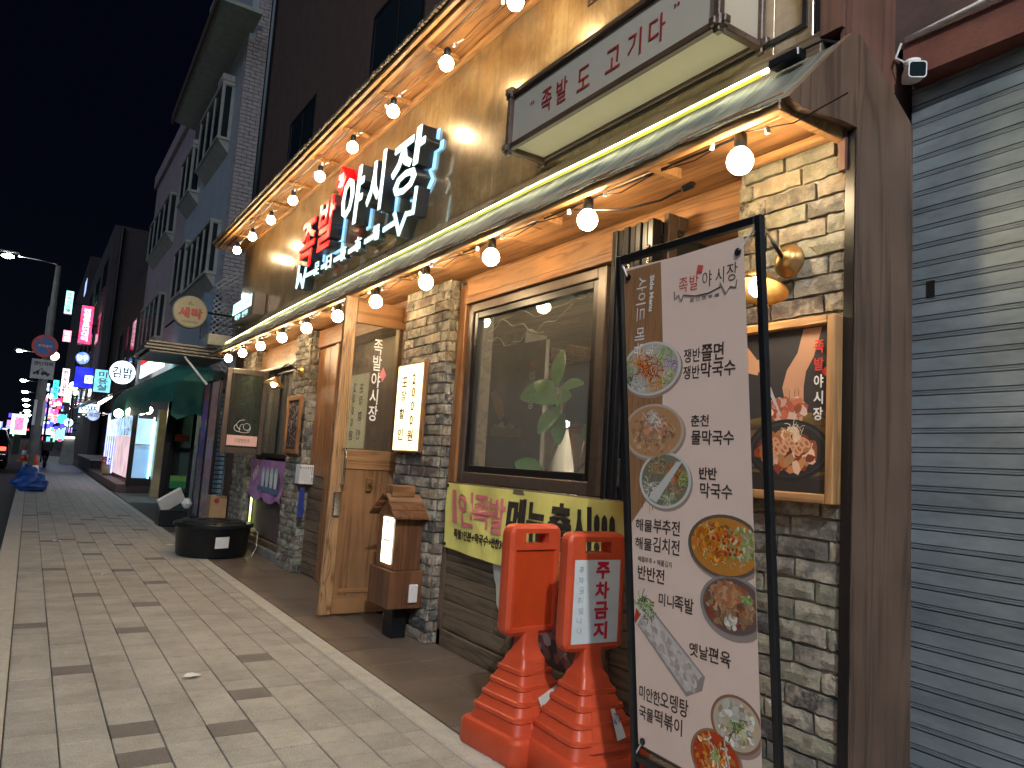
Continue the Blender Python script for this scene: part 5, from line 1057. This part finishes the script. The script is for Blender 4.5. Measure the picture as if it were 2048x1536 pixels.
# shopfronts on the ground floor past the restaurant
sf = thing('corner_shopfront', 'brightly lit shopfront with glass door, pink counter and pale tiled edge', 'shopfront', (2.8, 22, 0))
coldp = glow('cold_lit_glass', (.42, .68, .82), .55, .35, 2); pinkp = glow('pale_pink_lit_panel', (.72, .52, .56), .55, .25, 2)
box('door_glass', (2.62, 2.68, 20.9, 21.0, .5, 1.9), coldp, sf); box('door_panel', (2.24, 2.60, 20.9, 20.96, .45, 1.28), glow('blue_lit_panel', (.25, .45, .70), .45, .2, 2), sf); box('door_panel', (2.24, 2.60, 20.9, 20.96, 1.30, 1.95), coldp, sf); box('door_frame', (2.13, 2.235, 20.85, 21.0, .22, 2.05), 'black', sf); box('door_frame', (2.235, 2.68, 20.85, 21.0, .25, .44), 'black', sf); box('side_post', (2.69, 2.93, 20.6, 21.0, 0, 2.2), pm('pale_timber', (.4, .3, .16), .6), sf)  # side post in pale brown timber
box('door_edge_light', (2.60, 2.63, 20.86, 20.9, .3, 2.0), glow('cyan_edge_light', (.45, .85, 1.0), 2.0, .2), sf)
box('counter_panel', (2.33, 2.38, 22.1, 27.0, .35, 1.5), pinkp, sf); box('upper_glass', (2.34, 2.38, 22.1, 31.0, 1.5, 2.2), glow('blue_lit_glass', (.40, .60, .80), .6, .7, 3), sf)
for k in range(5): box('blue_mullion', (2.30, 2.34, 27.2 + k * .8, 27.32 + k * .8, .3, 2.3), glow('blue_lit_tube', (.35, .4, .95), 1.2, .3) if k == 0 else bpy.data.materials['blue_lit_tube'], sf)
text('LUCKY', (2.325, 24.0, 1.62), 1.6, .2, NX, 'redink', 'lettering', sf); text('OPEN', (2.38, 20.895, 1.22), .36, .11, NY, 'whiteink', 'lettering', sf)
box('inner_wall', (3.0, 3.1, 20.9, 31, 0, 2.9), 'darkwall', sf)
pf = tag(MB().bev(2.02, 3.2, 22.0, 33.0, 0, .22, .02).build('step_platform', pm('brown_step', (.12, .07, .055), .6)), 'low dark brown step in front of the lit shopfront', 'step')
for i, (x, y, z, r_) in enumerate(((1.80, 21, 2.03, .11), (1.98, 20.2, 2.06, .10), (2.12, 19.3, 2.08, .10), (2.20, 18.7, 2.08, .09))):
    t_ = thing('globe_lamp', ('farthest', 'second farthest', 'second nearest', 'nearest')[i] + ' round white globe lamp under the green awning', 'lamp', (x, y, z), 'globe lamps under the green awning')
    MB().lathe([(.01, -r_)] + [(r_ * math.sin(math.pi * k / 8), -r_ * math.cos(math.pi * k / 8)) for k in range(1, 8)] + [(.01, r_)], (x, y, z), (0, 0, 1), 14).build('globe', emit('lit_warm_globe', (1, .93, .68), 7) if i == 0 else bpy.data.materials['lit_warm_globe'], t_, True)
tag(MB().tube([(1.98, 26.5, 2.72), (2.00, 31, 2.66)], .06, 8).build('tube_lamp', emit('lit_tube_lamp', (1, .95, .75), 4)), 'long warm white tube lamp under the far canopy', 'lamp')
# green awning: ribs and canvas
ga = thing('green_awning', 'dark green domed canvas awning over the lit shopfront', 'awning', (2.5, 18, 2))
gm = pm('green_canvas', (.03, .17, .12), .6, 0, .2, 4, .2, 80); m = MB(); P = []; ns = 10; cs_ = []
for k in range(ns + 1): a = math.pi / 2 * k / ns; cs_.append((2.98 - 1.02 * math.sin(a) ** 1.0, 2.18 + .92 * math.cos(a) ** .8 if k < ns else 2.18))
ysx = [15.9, 16.6, 19, 22, 25]
for j, y in enumerate(ysx):
    for (x, z) in cs_: q = .0 if j else .30; P.append((x + (2.98 - x) * q, y, z - (z - 2.18) * q * .8))
m.add(P, [(j * (ns + 1) + k, j * (ns + 1) + k + 1, (j + 1) * (ns + 1) + k + 1, (j + 1) * (ns + 1) + k) for j in range(len(ysx) - 1) for k in range(ns)])
m.poly([P[k] for k in range(ns + 1)] + [(2.98, 15.9, 2.18)]); m.build('canvas', gm, ga, True)
MB().prism([(1.955, 2.19), (1.975, 2.19), (1.975, 1.98), (1.955, 1.95)], 1, 16.6, 25).build('valance', gm, ga)
MB().prism([(2.27, 2.20), (2.98, 2.20), (2.98, 1.9), (2.7, 1.98), (2.4, 1.84), (2.27, 1.92)], 1, 15.89, 15.9).build('valance', gm, ga)
# dark glass doors by the awning
gd = thing('glass_door', 'dark framed glass door with orange and green stickers past the poster stands', 'door', (2.9, 20, 0))
m = MB()
for d in ((2.66, 2.76, 18.4, 18.5, 0, 2.55), (3.12, 3.2, 18.4, 18.5, 0, 2.55), (2.762, 3.118, 18.4, 18.5, 2.45, 2.55), (2.762, 3.118, 18.4, 18.5, 0, .28), (2.762, 3.118, 18.4, 18.5, 1.18, 1.28)): m.bev(*d, .01)
m.build('frame', 'black', gd); box('pane', (2.76, 3.12, 18.44, 18.46, .28, 2.45), 'glass_g', gd); box('orange_sticker', (2.78, 3.08, 18.42, 18.435, 1.42, 1.58), 'orange', gd); box('lime_sticker', (2.77, 3.11, 18.42, 18.435, .52, .64), pm('lime_film', (.2, .45, .08), .5), gd); box('green_sticker', (2.77, 3.11, 18.42, 18.435, .36, .519), pm('green_film', (.02, .28, .08), .5), gd)
box('dark_entry', (2.50, 2.62, 17.9, 18.0, 0, 2.5), 'black', gd)
sd_ = thing('louvre_screen', 'pale blue-grey louvred screen beside the glass door', 'screen', (3.1, 16, 0)); lv = pm('louvre_paint', (.22, .30, .33), .5)
box('back_panel', (2.78, 3.3, 15.60, 15.62, 0, 2.5), 'black', sd_)
for k in range(26): z = .1 + k * .09; MB().prism([(15.50, z), (15.53, z + .07), (15.545, z + .07), (15.515, z)], 0, 2.80, 3.28).build('louvre', lv, sd_)
# grey metal canopy and beige box between the houses
cn = thing('metal_canopy', 'grey ribbed metal canopy edge projecting over the pavement with a white strut', 'canopy', (2, 12.9, 2.8))
for k, (z, h, x) in enumerate(((2.93, .045, 1.40), (2.88, .045, 1.37), (2.83, .045, 1.34), (2.785, .035, 1.42))): MB().bev(x, 2.56, 12.85, 14.5 + k * .01, z, z + h - .006, .006).build('canopy_rib', pm('canopy_metal', (.14, .13, .11), .45, .4) if k == 0 else bpy.data.materials['canopy_metal'], cn)
MB().tube([(1.95, 12.95, 2.78), (2.34, 12.95, 2.36)], .018, 6).build('strut', 'white', cn)
tag(MB().bev(2.22, 2.62, 12.6, 12.85, 2.98, 3.16, .01).build('utility_box', pm('beige_panel', (.42, .38, .26), .6)), 'beige box sitting on the grey metal canopy by the shop corner', 'box')
lt = thing('lattice_panel', 'blue panel behind white diamond lattice above the canopy', 'lattice', (2.7, 14.5, 3.1)); box('blue_panel', (2.42, 2.75, 14.6, 14.63, 3.1, 4.2), pm('blue_film', (.03, .10, .20), .4), lt)  # panel is plain dark blue
m = MB()
for k in range(14):
    for s_ in (-1, 1): z = 3.05 + k * .1; m.tube([(2.58, 14.5 + .004 * s_, z), (2.98, 14.5 + .004 * s_, z + s_ * .36)], .011, 4)
m.build('lattice_bars', pm('lattice_white', (.4, .42, .42), .5), lt, kind='stuff')
rs_ = thing('round_sign', 'unlit round cream laundry sign with red 세탁 letters', 'sign', (2.12, 14, 3.68))
MB().lathe([(.285, 0), (.29, .02), (.29, .12), (.285, .14)], (2.12, 14.07, 3.68), (0, -1, 0), 40).build('rim', pm('cream_rim', (.40, .37, .25), .5), rs_, True)
MB().lathe([(.265, 0), (.265, .003)], (2.12, 13.93, 3.68), (0, -1, 0), 40).build('face', pm('cream_face', (.46, .38, .22), .45, 0, .08), rs_); text('세탁', (2.12, 13.922, 3.66), .40, .19, NY, pm('laundry_red', (.55, .10, .06), .5), 'lettering', rs_, bold=.05)
text('24시 운동화 빨래방', (2.13, 13.922, 3.50), .26, .035, NY, 'brownink', 'lettering', rs_); MB().prism([(2.06, 3.80), (2.18, 3.80), (2.15, 3.83), (2.12, 3.83), (2.12, 3.89), (2.07, 3.83)], 1, 13.921, 13.925).build('iron_mark', pm('olive_mark', (.25, .28, .1), .5), rs_)
MB().tube([(2.35, 14.0, 3.72), (2.9, 14.0, 3.72)], .02, 6).tube([(1.9, 14, 3.52), (1.78, 14.2, 3.38)], .015, 6).build('bracket', 'black', rs_)
# far canopy line over the shops
for i, (y0, y1, x0, z0) in enumerate(((25.5, 31.5, 1.95, 2.75), (32, 43, 1.75, 2.85))):
    t_ = thing('shop_canopy', ('dark sloping shop canopy just past the green awning', 'dark sloping shop canopy under the blue framed sign')[i], 'canopy', (2.5, y0, z0)); MB().prism([(x0, z0), (3.3, z0 + .75), (3.3, z0 + .68), (x0, z0 - .06)], 1, y0, y1).build('roof_sheet', 'blackp', t_); MB().tube([(x0, y0, z0 - .03), (x0, y1, z0 - .03)], .035, 6).build('edge_rail', 'steel', t_)
# neon and lit signs
def lit(c, w, h, col, s, body, label, shape='box', tcol='whiteink', dep=.22, vert=False, grp=None, var=.45):
    t_ = thing('lit_sign', label, 'sign', c, grp); x, y, z = c; mt = glow('sign_light', col, s, var, 2.5 / max(w, .3))
    if shape == 'disc':
        MB().lathe([(w / 2 * 1.05, 0), (w / 2 * 1.05, dep)], (x, y + dep, z), (0, -1, 0), 28).build('case', 'black', t_, True); MB().lathe([(w / 2, 0), (w / 2, .004)], (x, y - .001, z), (0, -1, 0), 28).build('lit_face', mt, t_)
    else:
        box('case', (x - w / 2 * 1.06, x + w / 2 * 1.06, y, y + dep, z - h / 2 * 1.04, z + h / 2 * 1.04), 'black', t_); box('lit_face', (x - w / 2, x + w / 2, y - .01, y - .001, z - h / 2, z + h / 2), mt, t_)
    if body: (vtext if vert else text)(body, (x, y - .014, z), w * (.62 if vert else .8), h * (.86 if vert else .5), NY, tcol, 'lettering', t_, bold=.03)
    if x > .5: MB().tube([(x + w * .4, y + dep / 2, z), (x + w * .4 + .8, y + dep / 2, z)], .03, 5).build('bracket', 'black', t_)
    return t_
BLU = pm('blue_sign_ink', (.02, .08, .30), .5); TG = pm('green_sign_ink', (.02, .2, .16), .5); WL = glow('lit_white_ink', (.75, .85, 1.0), 1.3, .2)
lit((1.24, 60, 10.73), .44, 1.6, (.35, .95, .85), 1.6, '스카이모텔', 'tall pale teal lit sign highest on the street', tcol=TG, vert=True)
lit((2.03, 50, 7.99), .62, 2.25, (1.0, .05, .16), 1.3, '전집종로빈대떡', 'tall red-pink lit sign with white characters', vert=True, tcol=WL)
lit((1.50, 65, 8.95), .52, .85, (1, .25, .35), 1.6, '치킨', 'small pink lit sign left of the blue disc sign', vert=True, tcol=WL)
lit((2.07, 50, 6.02), .70, .70, (.15, .25, .9), 1.1, '당구', 'blue round lit sign below the tall red sign', 'disc', tcol=WL)
lit((2.20, 48, 4.75), .95, 1.15, (.02, .03, 1.0), .8, '', 'deep blue lit box sign with a bright white patch'); lit((2.42, 47.7, 4.65), .42, .42, (.7, .95, 1), 2.6, '호프', 'bright white square lit sign in front of the deep blue one', tcol=BLU)
lit((1.60, 59.5, 5.1), .42, 1.9, (.85, .72, .85), 1.3, '한우곱창', 'tall whitish lit sign with mixed letters under the yellow street globe', vert=True, tcol='redneon')
lit((1.15, 62, 4.7), .34, 1.3, (.05, .75, .85), 1.5, '노래방', 'narrow bright cyan upright sign left of the whitish one', vert=True, tcol=TG); lit((.80, 70, 5.26), .36, .55, (.55, .75, .95), 1.4, '약', 'small pale blue lit square beside the pole', tcol=BLU)
lit((1.54, 70, 4.29), .85, .28, (1, .03, .12), 1.6, '', 'thin red lit strip sign low on the street'); lit((1.44, 72, 4.02), .95, .26, (.45, .7, 1), 1.8, '마트', 'pale blue lit strip sign under the red strip', tcol=BLU)
lit((1.39, 75, 3.48), .85, .34, (.95, .1, .6), 1.5, '', 'magenta lit strip sign low on the street'); lit((1.46, 76, 3.07), .85, .32, (1, .5, .35), 1.9, '주점', 'orange-pink lit strip sign lowest of the strips', tcol='redink')
lit((1.73, 60, 2.59), .62, .62, (.05, .75, .72), 1.6, '', 'teal round lit sign low over the pavement', 'disc'); lit((1.96, 55, 2.29), .50, .50, (.6, .95, .92), 1.9, '커피', 'small white-cyan round lit sign by the pavement', 'disc', tcol=TG)
lit((2.18, 58, 1.85), .30, .34, (.45, .3, .9), 1.2, '', 'small violet lit square by the pavement'); lit((2.4, 44, 2.9), .9, .5, (.5, .75, 1), 1.4, 'CAFE', 'pale blue lit box under the far canopy', tcol=BLU); lit((1.9, 80, 5.4), .9, .5, (.3, .5, 1), 1.3, '', 'distant blue lit board above the strips')
lit((1.78, 57, 4.1), .4, .9, (.6, 1, .6), 1.4, '', 'upright pale green lit sign beside the whitish one'); lit((2.6, 52, 3.2), .6, .5, (.35, .35, 1), 1.5, '', 'violet-blue lit square behind the canopy edge')
lit((1.2, 90, 2.6), .6, .5, (.8, .9, 1), 2.0, '', 'distant white lit board over the pavement'); lit((.95, 100, 3.7), .6, .6, (.1, .1, 1), 1.5, '', 'distant deep blue lit square beside the pole'); lit((1.9, 66, 1.5), .6, .8, (.3, .7, .8), .9, '', 'dim teal lit doorway board at pavement level'); lit((1.3, 84, 1.9), .7, .8, (.7, .8, .95), 1.1, '', 'pale lit doorway board farther along the pavement')
lit((2.62, 31, 3.88), .86, .86, (.80, 1.0, .98), 2.0, '김밥', 'large round white lit sign above the far canopy', 'disc', tcol=BLU); lit((2.33, 36, 3.83), .62, .95, (.18, .6, .75), .9, '미용실', 'teal-blue upright framed sign beside the round white sign', tcol='whiteink', vert=True)
lit((2.03, 34, 2.3), .44, .44, (.35, .45, .7), .7, '커피', 'dim blue round sign hanging under the far canopy', 'disc', tcol='whiteink')
rw = thing('awning_sign', 'slanting white and red lit shop sign above the green awning', 'sign', (2.8, 24, 3.6)); box('lit_face', (2.74, 2.78, 21.5, 26.5, 3.38, 3.78), glow('aqua_white_light', (.65, .98, .95), 1.3, .3), rw); box('red_band', (2.735, 2.775, 21.5, 26.5, 3.785, 3.93), 'redneon', rw); text('부동산 중개', (2.73, 24, 3.57), 3, .26, NX, TG, 'lettering', rw)
dg = thing('roadside_display', 'bright upright roadside display with coloured rows at the left edge', 'sign', (-.64, 60, .9)); box('lit_face', (-1.15, -.25, 60, 60.2, 1.35, 2.7), glow('pale_green_light', (.7, .9, .7), 1.2, .5, 4), dg); box('rows', (-.95, -.45, 59.98, 59.999, 1.6, 2.5), glow('red_blue_light', (.7, .2, .4), 1.0, .6, 7), dg); box('leg', (-.9, -.5, 60, 60.2, .0, 1.34), 'black', dg)

# street lamps
LE = emit('lit_street_lamp', (.86, 1.0, .86), 30); LN = emit('lit_near_street_lamp', (.96, .97, .98), 2500)
def lamp(y, label, x=.18, em=LE, hx=-1.35):
    t_ = thing('street_lamp', label, 'street lamp', (x, y, 0), 'street lamps along the kerb')
    MB().tube([(x, y, 0), (x, y, 4), (x, y, 7.45)], [.15, .13, .09], 12).build('pole', 'concrete', t_, True); MB().tube([(x, y, 7.4), (x - .1, y, 7.52), (hx + .3, y, 7.56)], .03, 8).build('arm', 'steel', t_, True)
    sc_ = .62 + max(0, y - 60) / 90
    m = MB(); m.lathe([(.02, -.30 * sc_), (.10 * sc_, -.2 * sc_), (.13 * sc_, 0), (.10 * sc_, .2 * sc_), (.02, .30 * sc_)], (hx, y, 7.50), (1, 0, 0), 12); m.build('lit_head', em, t_, True); MB().bev(hx - .32, hx + .32, y - .12, y + .12, 7.63, 7.69, .02).build('hood', 'steel', t_)
    return t_
t_ = lamp(31, 'street lamp on a stickered concrete pole carrying the no-parking disc')
MB().tube([(.05, 31, 4.2), (.05, 31, 5.9), (.10, 31, 6.0)], .02, 6).build('cable_duct', 'steel', t_); MB().bev(.0, .36, 30.9, 30.97, 1.7, 2.6, .01).build('pasted_poster', 'paper', t_)
for i, y in enumerate((66, 102, 129, 157, 188, 230, 278)): lamp(y, nth[i + 1] + ' lit street lamp counting from the one with the no-parking disc')
lamp(-4, 'street lamp standing behind the camera on the same kerb', em=LN)
bpy.data.objects['facade_fill']['label'] = 'faint bluish fill light added for the facades'
np2 = thing('no_parking_sign', 'round blue and red no-parking sign clamped to the lamp pole', 'road sign', (.09, 30.8, 4.5)); MB().lathe([(.40, 0), (.40, .02)], (.09, 30.8, 4.5), (0, -1, 0), 32).build('red_ring', pm('sign_red', (.55, .03, .03), .4), np2); MB().lathe([(.30, 0), (.30, .006)], (.09, 30.779, 4.5), (0, -1, 0), 32).build('blue_disc', pm('sign_blue', (.02, .12, .38), .4), np2)
bb = MB().box(-.29, .29, -.035, .035, -.002, .002).build('red_bar', bpy.data.materials['sign_red'], np2); bb.matrix_parent_inverse = Matrix(); bb.location = (0, -.032, 0); bb.rotation_euler = (math.pi / 2, math.radians(45), 0); text('주차금지', (.09, 30.762, 4.5), .42, .09, NY, 'whiteink', 'lettering', np2, bold=.02)
tp = thing('tow_away_sign', 'grey-white tow-away plate with black lettering and truck drawing below the disc', 'road sign', (.11, 30.8, 3.66)); MB().bev(-.24, .46, 30.78, 30.80, 3.33, 4.02, .008).build('plate', pm('plate_white', (.45, .45, .43), .5), tp); text('견인지역', (.11, 30.775, 3.87), .56, .14, NY, 'blackink', 'lettering', tp, bold=.03)
m = MB(); m.prism([(-.16, 3.50), (.02, 3.50), (.02, 3.62), (-.05, 3.62), (-.09, 3.56), (-.16, 3.56)], 1, 30.77, 30.778); m.prism([(.06, 3.50), (.32, 3.47), (.36, 3.53), (.28, 3.55), (.22, 3.60), (.12, 3.60)], 1, 30.77, 30.778); m.tube([(-.02, 30.774, 3.60), (.10, 30.774, 3.72), (.12, 30.774, 3.60)], .012, 5)
for x, z in ((-.12, 3.49), (-.01, 3.49), (.12, 3.48), (.28, 3.46)): m.lathe([(.03, 0), (.03, .01)], (x, 30.778, z), (0, -1, 0), 12)
m.build('truck_drawing', 'blackink', tp, kind='stuff')
for i, (x, y, z, r_) in enumerate(((.60, 45, 5.49, .22), (.85, 60, 4.10, .18), (1.98, 55, 4.64, .26), (2.15, 56, 4.3, .18))):
    t_ = thing('street_globe', ('large yellow-white globe light right of the no-parking disc', 'smaller warm globe light beside the pole under the plate', 'yellowish blob of light among the neon signs', 'small yellow globe light by the neon signs')[i], 'globe light', (x, y, z)); MB().lathe([(.01, -r_)] + [(r_ * math.sin(math.pi * k / 8), -r_ * math.cos(math.pi * k / 8)) for k in range(1, 8)] + [(.01, r_)], (x, y, z), (0, 0, 1), 16).build('globe', emit('lit_street_globe', (1, .90, .60), 6) if i == 0 else bpy.data.materials['lit_street_globe'], t_, True); MB().tube([(x, y, 0), (x, y, z - r_)], .04, 6).build('post', 'black', t_)
# blue bag pile, cones, car, scooter
bg_ = thing('tarpaulin_bundle', 'bulging blue tarpaulin bundle on the pavement edge', 'bundle', (.17, 21.5, 0)); bt_ = pm('blue_tarpaulin', (.015, .07, .30), .42, 0, .3, 8, .5, 25, bd=.03)
def blob(name, c, r, mat, par, seed, amp=.22, n=18, flat=1):
    rs = random.Random(seed); ph = [rs.uniform(0, 6) for _ in range(6)]; m = MB(); vs = []; nj = 10
    for j in range(nj + 1):
        t1 = math.pi * j / nj
        for k in range(n):
            a = 2 * math.pi * k / n; q = 1 + amp * (math.sin(3 * a + ph[0] + t1 * 2) * .5 + math.sin(5 * a + ph[1] - t1 * 3) * .3 + math.sin(7 * t1 + ph[2] + 2 * a) * .35)
            z = -math.cos(t1); vs.append((c[0] + r[0] * q * math.sin(t1) * math.cos(a), c[1] + r[1] * q * math.sin(t1) * math.sin(a), max(.005, c[2] + r[2] * q * z)))
    m.add(vs, [(j * n + k, j * n + (k + 1) % n, (j + 1) * n + (k + 1) % n, (j + 1) * n + k) for j in range(nj) for k in range(n)]); return m.build(name, mat, par)
blob('lower_bulge', (.17, 21.5, .20), (.38, .32, .22), bt_, bg_, 3); blob('upper_bulge', (.06, 21.6, .42), (.22, .22, .17), bt_, bg_, 5); MB().lathe([(.02, 0), (.03, .03), (.008, .05), (.05, .13), (.01, .14)], (-.02, 21.4, .52), (.3, 0, 1), 8).build('tied_neck', bt_, bg_)
def cone(x, y, h, label):
    t_ = thing('traffic_cone', label, 'traffic cone', (x, y, 0), 'orange traffic cones'); MB().bev(x - h * .27, x + h * .27, y - h * .27, y + h * .27, 0, h * .05, .01).build('base', 'orange', t_); MB().lathe([(h * .2, h * .05), (h * .14, h * .35)], (x, y, 0), (0, 0, 1), 16).build('body', 'orange', t_, True); MB().lathe([(h * .141, h * .35), (h * .09, h * .6)], (x, y, 0), (0, 0, 1), 16).build('band', 'white', t_, True); MB().lathe([(h * .09, h * .6), (h * .035, h)], (x, y, 0), (0, 0, 1), 16).build('tip', 'orange', t_, True)
cone(.24, 26.5, .78, 'orange cone standing behind the blue bundle'); cone(-.14, 45, .95, 'orange cone at the kerb beyond the lamp pole')
car = thing('parked_car', 'dark car with lit red tail lights parked at the left kerb', 'car', (-1.5, 35, 0)); cp = pm('dark_car_paint', (.012, .013, .016), .15, .3, .1, 3, 0, spec=.8)
side = [(0, .30), (.02, .62), (.10, .88), (.35, 1.0), (.95, 1.44), (1.3, 1.5), (2.5, 1.48), (3.3, 1.02), (4.2, .86), (4.4, .6), (4.38, .28)]; m = MB(); vs = []; n = len(side)
for (xx, ins) in ((-2.42, .0), (-2.36, .0), (-.68, .0), (-.62, .0)):
    for (a, z) in side: sh_ = .16 * max(0, z - .95) / .5; c = -1.52; vs.append((c + (xx - c) * (1 - sh_), 33.0 + a, z if abs(xx + 1.52) < .87 else z * .985))
m.add(vs, [(j * n + k, j * n + (k + 1) % n, (j + 1) * n + (k + 1) % n, (j + 1) * n + k) for j in range(3) for k in range(n)] + [tuple(range(n)), tuple(range(3 * n, 4 * n))]); m.build('body', cp, car, True)
MB().add([(-2.10, 33.40, 1.04), (-.94, 33.40, 1.04), (-1.05, 33.88, 1.40), (-2.0, 33.88, 1.40)], [(0, 1, 2, 3)]).build('rear_window', 'dark_glass', car)
for x0, x1 in ((-2.36, -1.95), (-1.09, -.68)): MB().bev(x0, x1, 32.99, 33.08, .72, .86, .02).build('tail_light', glow('lit_tail_light', (1, .08, .05), 2.2, .3) if x0 < -2 else bpy.data.materials['lit_tail_light'], car)
for y in (33.8, 36.6):
    for x in (-2.38, -.84): w_ = MB().lathe([(.30, 0), (.33, .03), (.33, .17), (.30, .2)], (x, y, .33), (1, 0, 0), 20).build('wheel', 'blackp', car); MB().lathe([(.19, -.005), (.19, .205)], (x, y, .33), (1, 0, 0), 12).build('rim', 'steel', w_)
box('number_plate', (-1.75, -1.29, 32.97, 33.0, .48, .58), 'paper', car); box('bumper_line', (-2.3, -.74, 32.98, 33.02, .35, .38), 'steel', car)
sc = thing('parked_scooter', 'dark scooter with delivery box parked on the pavement by the pole', 'scooter', (.65, 38, 0))
for y in (37.4, 38.6): MB().lathe([(.2, 0), (.24, .02), (.24, .1), (.2, .12)], (.6, y, .24), (1, 0, 0), 16).build('wheel', 'blackp', sc)
MB().tube([(.66, 37.4, .3), (.66, 37.7, .62), (.66, 38.2, .35), (.66, 38.5, .5), (.66, 38.6, 1.05)], [.08, .14, .10, .12, .05], 8).build('body', cp, sc, True); MB().bev(.46, .86, 37.1, 37.6, .72, 1.1, .03).build('delivery_box', 'dark_glass', sc); MB().tube([(.38, 38.55, 1.02), (.66, 38.6, 1.08), (.94, 38.55, 1.02)], .02, 6).build('handlebar', 'black', sc)
# things on the step
sk = 0
for k in range(4):
    y, x = 29.5, 2.36
    m = MB(); z = .225 + k * .14; t_ = tag(MB().bev(x - .17, x + .17, y - .15, y + .15, z, z + .13, .02).build('plastic_crate', pm('red_plastic', (.6, .03, .02), .4) if k == 0 else bpy.data.materials['red_plastic']), 'red plastic crate %s of the stack by the lit shop' % ('at the bottom', 'second from the bottom', 'third from the bottom', 'on the top')[k], 'crate', 'stacked red crates')
for i, (x, y, r_, mt, lb_) in enumerate(((2.30, 27.5, .24, 'pale_timber', 'round brown planter with small flowers on the step'), (2.55, 26.5, .2, 'weathered_frame', 'grey planter with yellow-green leaves on the step'))):
    t_ = thing('planter', lb_, 'planter', (x, y, .22)); MB().lathe([(r_ * .8, .22), (r_, .3), (r_, .55), (r_ * .9, .56)], (x, y, 0), (0, 0, 1), 16).build('pot', bpy.data.materials[mt], t_, True); m = MB()
    for q in range(60): a = U(0, 6.28); rr = r_ * math.sqrt(R()); px_, py_, pz_ = x + rr * math.cos(a), y + rr * math.sin(a), .56 + U(0, .22); d_ = .04; m.poly([(px_ + U(-d_, d_), py_ + U(-d_, d_), pz_ + U(-d_, d_)) for _ in range(3)])
    m.build('foliage', bpy.data.materials['lime_film'], t_, kind='stuff')
t_ = thing('umbrella_bucket', 'tall red bucket with pale rolls standing on the step edge', 'bucket', (2.62, 25.2, .22)); MB().lathe([(.12, .22), (.16, .78), (.13, .78)], (2.62, 25.2, 0), (0, 0, 1), 14).build('bucket', bpy.data.materials['red_plastic'], t_, True); MB().tube([(2.6, 25.2, .4), (2.55, 25.2, .92)], .03, 6).tube([(2.66, 25.2, .4), (2.7, 25.2, .9)], .03, 6).build('rolls', 'paper', t_, kind='stuff')
ab = thing('a_frame_board', 'pale A-frame board standing on the far pavement', 'sandwich board', (1.72, 45, 0)); MB().add([(1.4, 45, 0), (2.05, 45, 0), (1.98, 45.2, 1.3), (1.5, 45.2, 1.3), (1.4, 45.6, 0), (2.05, 45.6, 0), (1.98, 45.3, 1.3), (1.5, 45.3, 1.3)], [(0, 1, 2, 3), (5, 4, 7, 6), (3, 2, 6, 7)]).build('board', 'weathered_frame' if 'weathered_frame' in MT else wht, ab); box('lit_cap', (1.5, 1.98, 45.1, 45.3, 1.3, 1.4), glow('warm_cap_light', (1, .95, .8), 2, .2), ab)
sp = thing('planter_bench', 'dark raised bed with pale cap at the far side of the pavement', 'raised bed', (2.6, 38, 0)); MB().bev(2.15, 3.3, 33.5, 43, 0, .5, .03).build('bed', 'blackp', sp); MB().bev(2.1, 3.3, 33.4, 43, .50, .56, .01).build('cap', 'granite', sp)

# distant unreadable lights, window reflections built as tubes, driveway
m = MB(); rs = random.Random(5)
pal = [(.9, .1, .2), (.2, .8, .8), (.3, .4, 1), (.8, .9, 1), (1, .8, .5), (.1, .1, .9), (.9, .3, .8), (.4, .9, .6), (.7, .85, 1), (1, 1, .9)]
for i in range(150):
    y = rs.uniform(58, 125); k = rs.random(); x = y * rs.uniform(.010, .034) if k < .75 else -y * rs.uniform(.004, .05); z = 1.35 + y * rs.uniform(-.004, .055) * (1 if k < .75 else .45)
    w = y * rs.uniform(.0015, .005); h = y * rs.uniform(.0015, .006); m.box(x - w / 2, x + w / 2, y, y + .1, z - h / 2, z + h / 2, rs.choice(pal))
for i in range(26):
    y = rs.uniform(34, 44); x = 1.8 + rs.uniform(0, .8); z = 2.3 + rs.uniform(0, .35); m.box(x, x + rs.uniform(.04, .12), y, y + .05, z, z + rs.uniform(.02, .06), rs.choice(pal[3:5]))
tag(m.build('distant_sign_lights', printmat('lit_print', .5, .9)), 'scatter of small coloured sign lights far down the street', 'sign lights', kind='stuff')
tag(box('driveway', (.10, 1.95, 33.2, 44.5, -.02, .008), pm('blue_lit_paving', (.10, .16, .36), .5, 0, .2, 3)), kind='structure')  # blue light on the far ground is put into the paving colour
m = MB()
for (z0, a, f_, ph, y0, y1) in ((2.40, .03, 9, 0, 3.5, 4.75), (2.33, .05, 7, 1.3, 3.7, 4.7), (2.24, .035, 12, 2.2, 4.0, 4.72), (2.44, .02, 15, .5, 3.45, 4.2)):
    m.tube([(2.785 + .006 * math.sin(k * .9), y0 + (y1 - y0) * k / 40, z0 + a * math.sin(f_ * (y0 + (y1 - y0) * k / 40) + ph) + .4 * a * math.sin(23 * k / 40 + ph)) for k in range(41)], [.0015 + .0035 * abs(math.sin(k * .33 + ph)) for k in range(41)], 4)
m.build('film_reflection', pm('pale_reflection', (.45, .43, .38), .3), bw, kind='stuff')  # pale wavy tubes stand in for white reflections on the window film
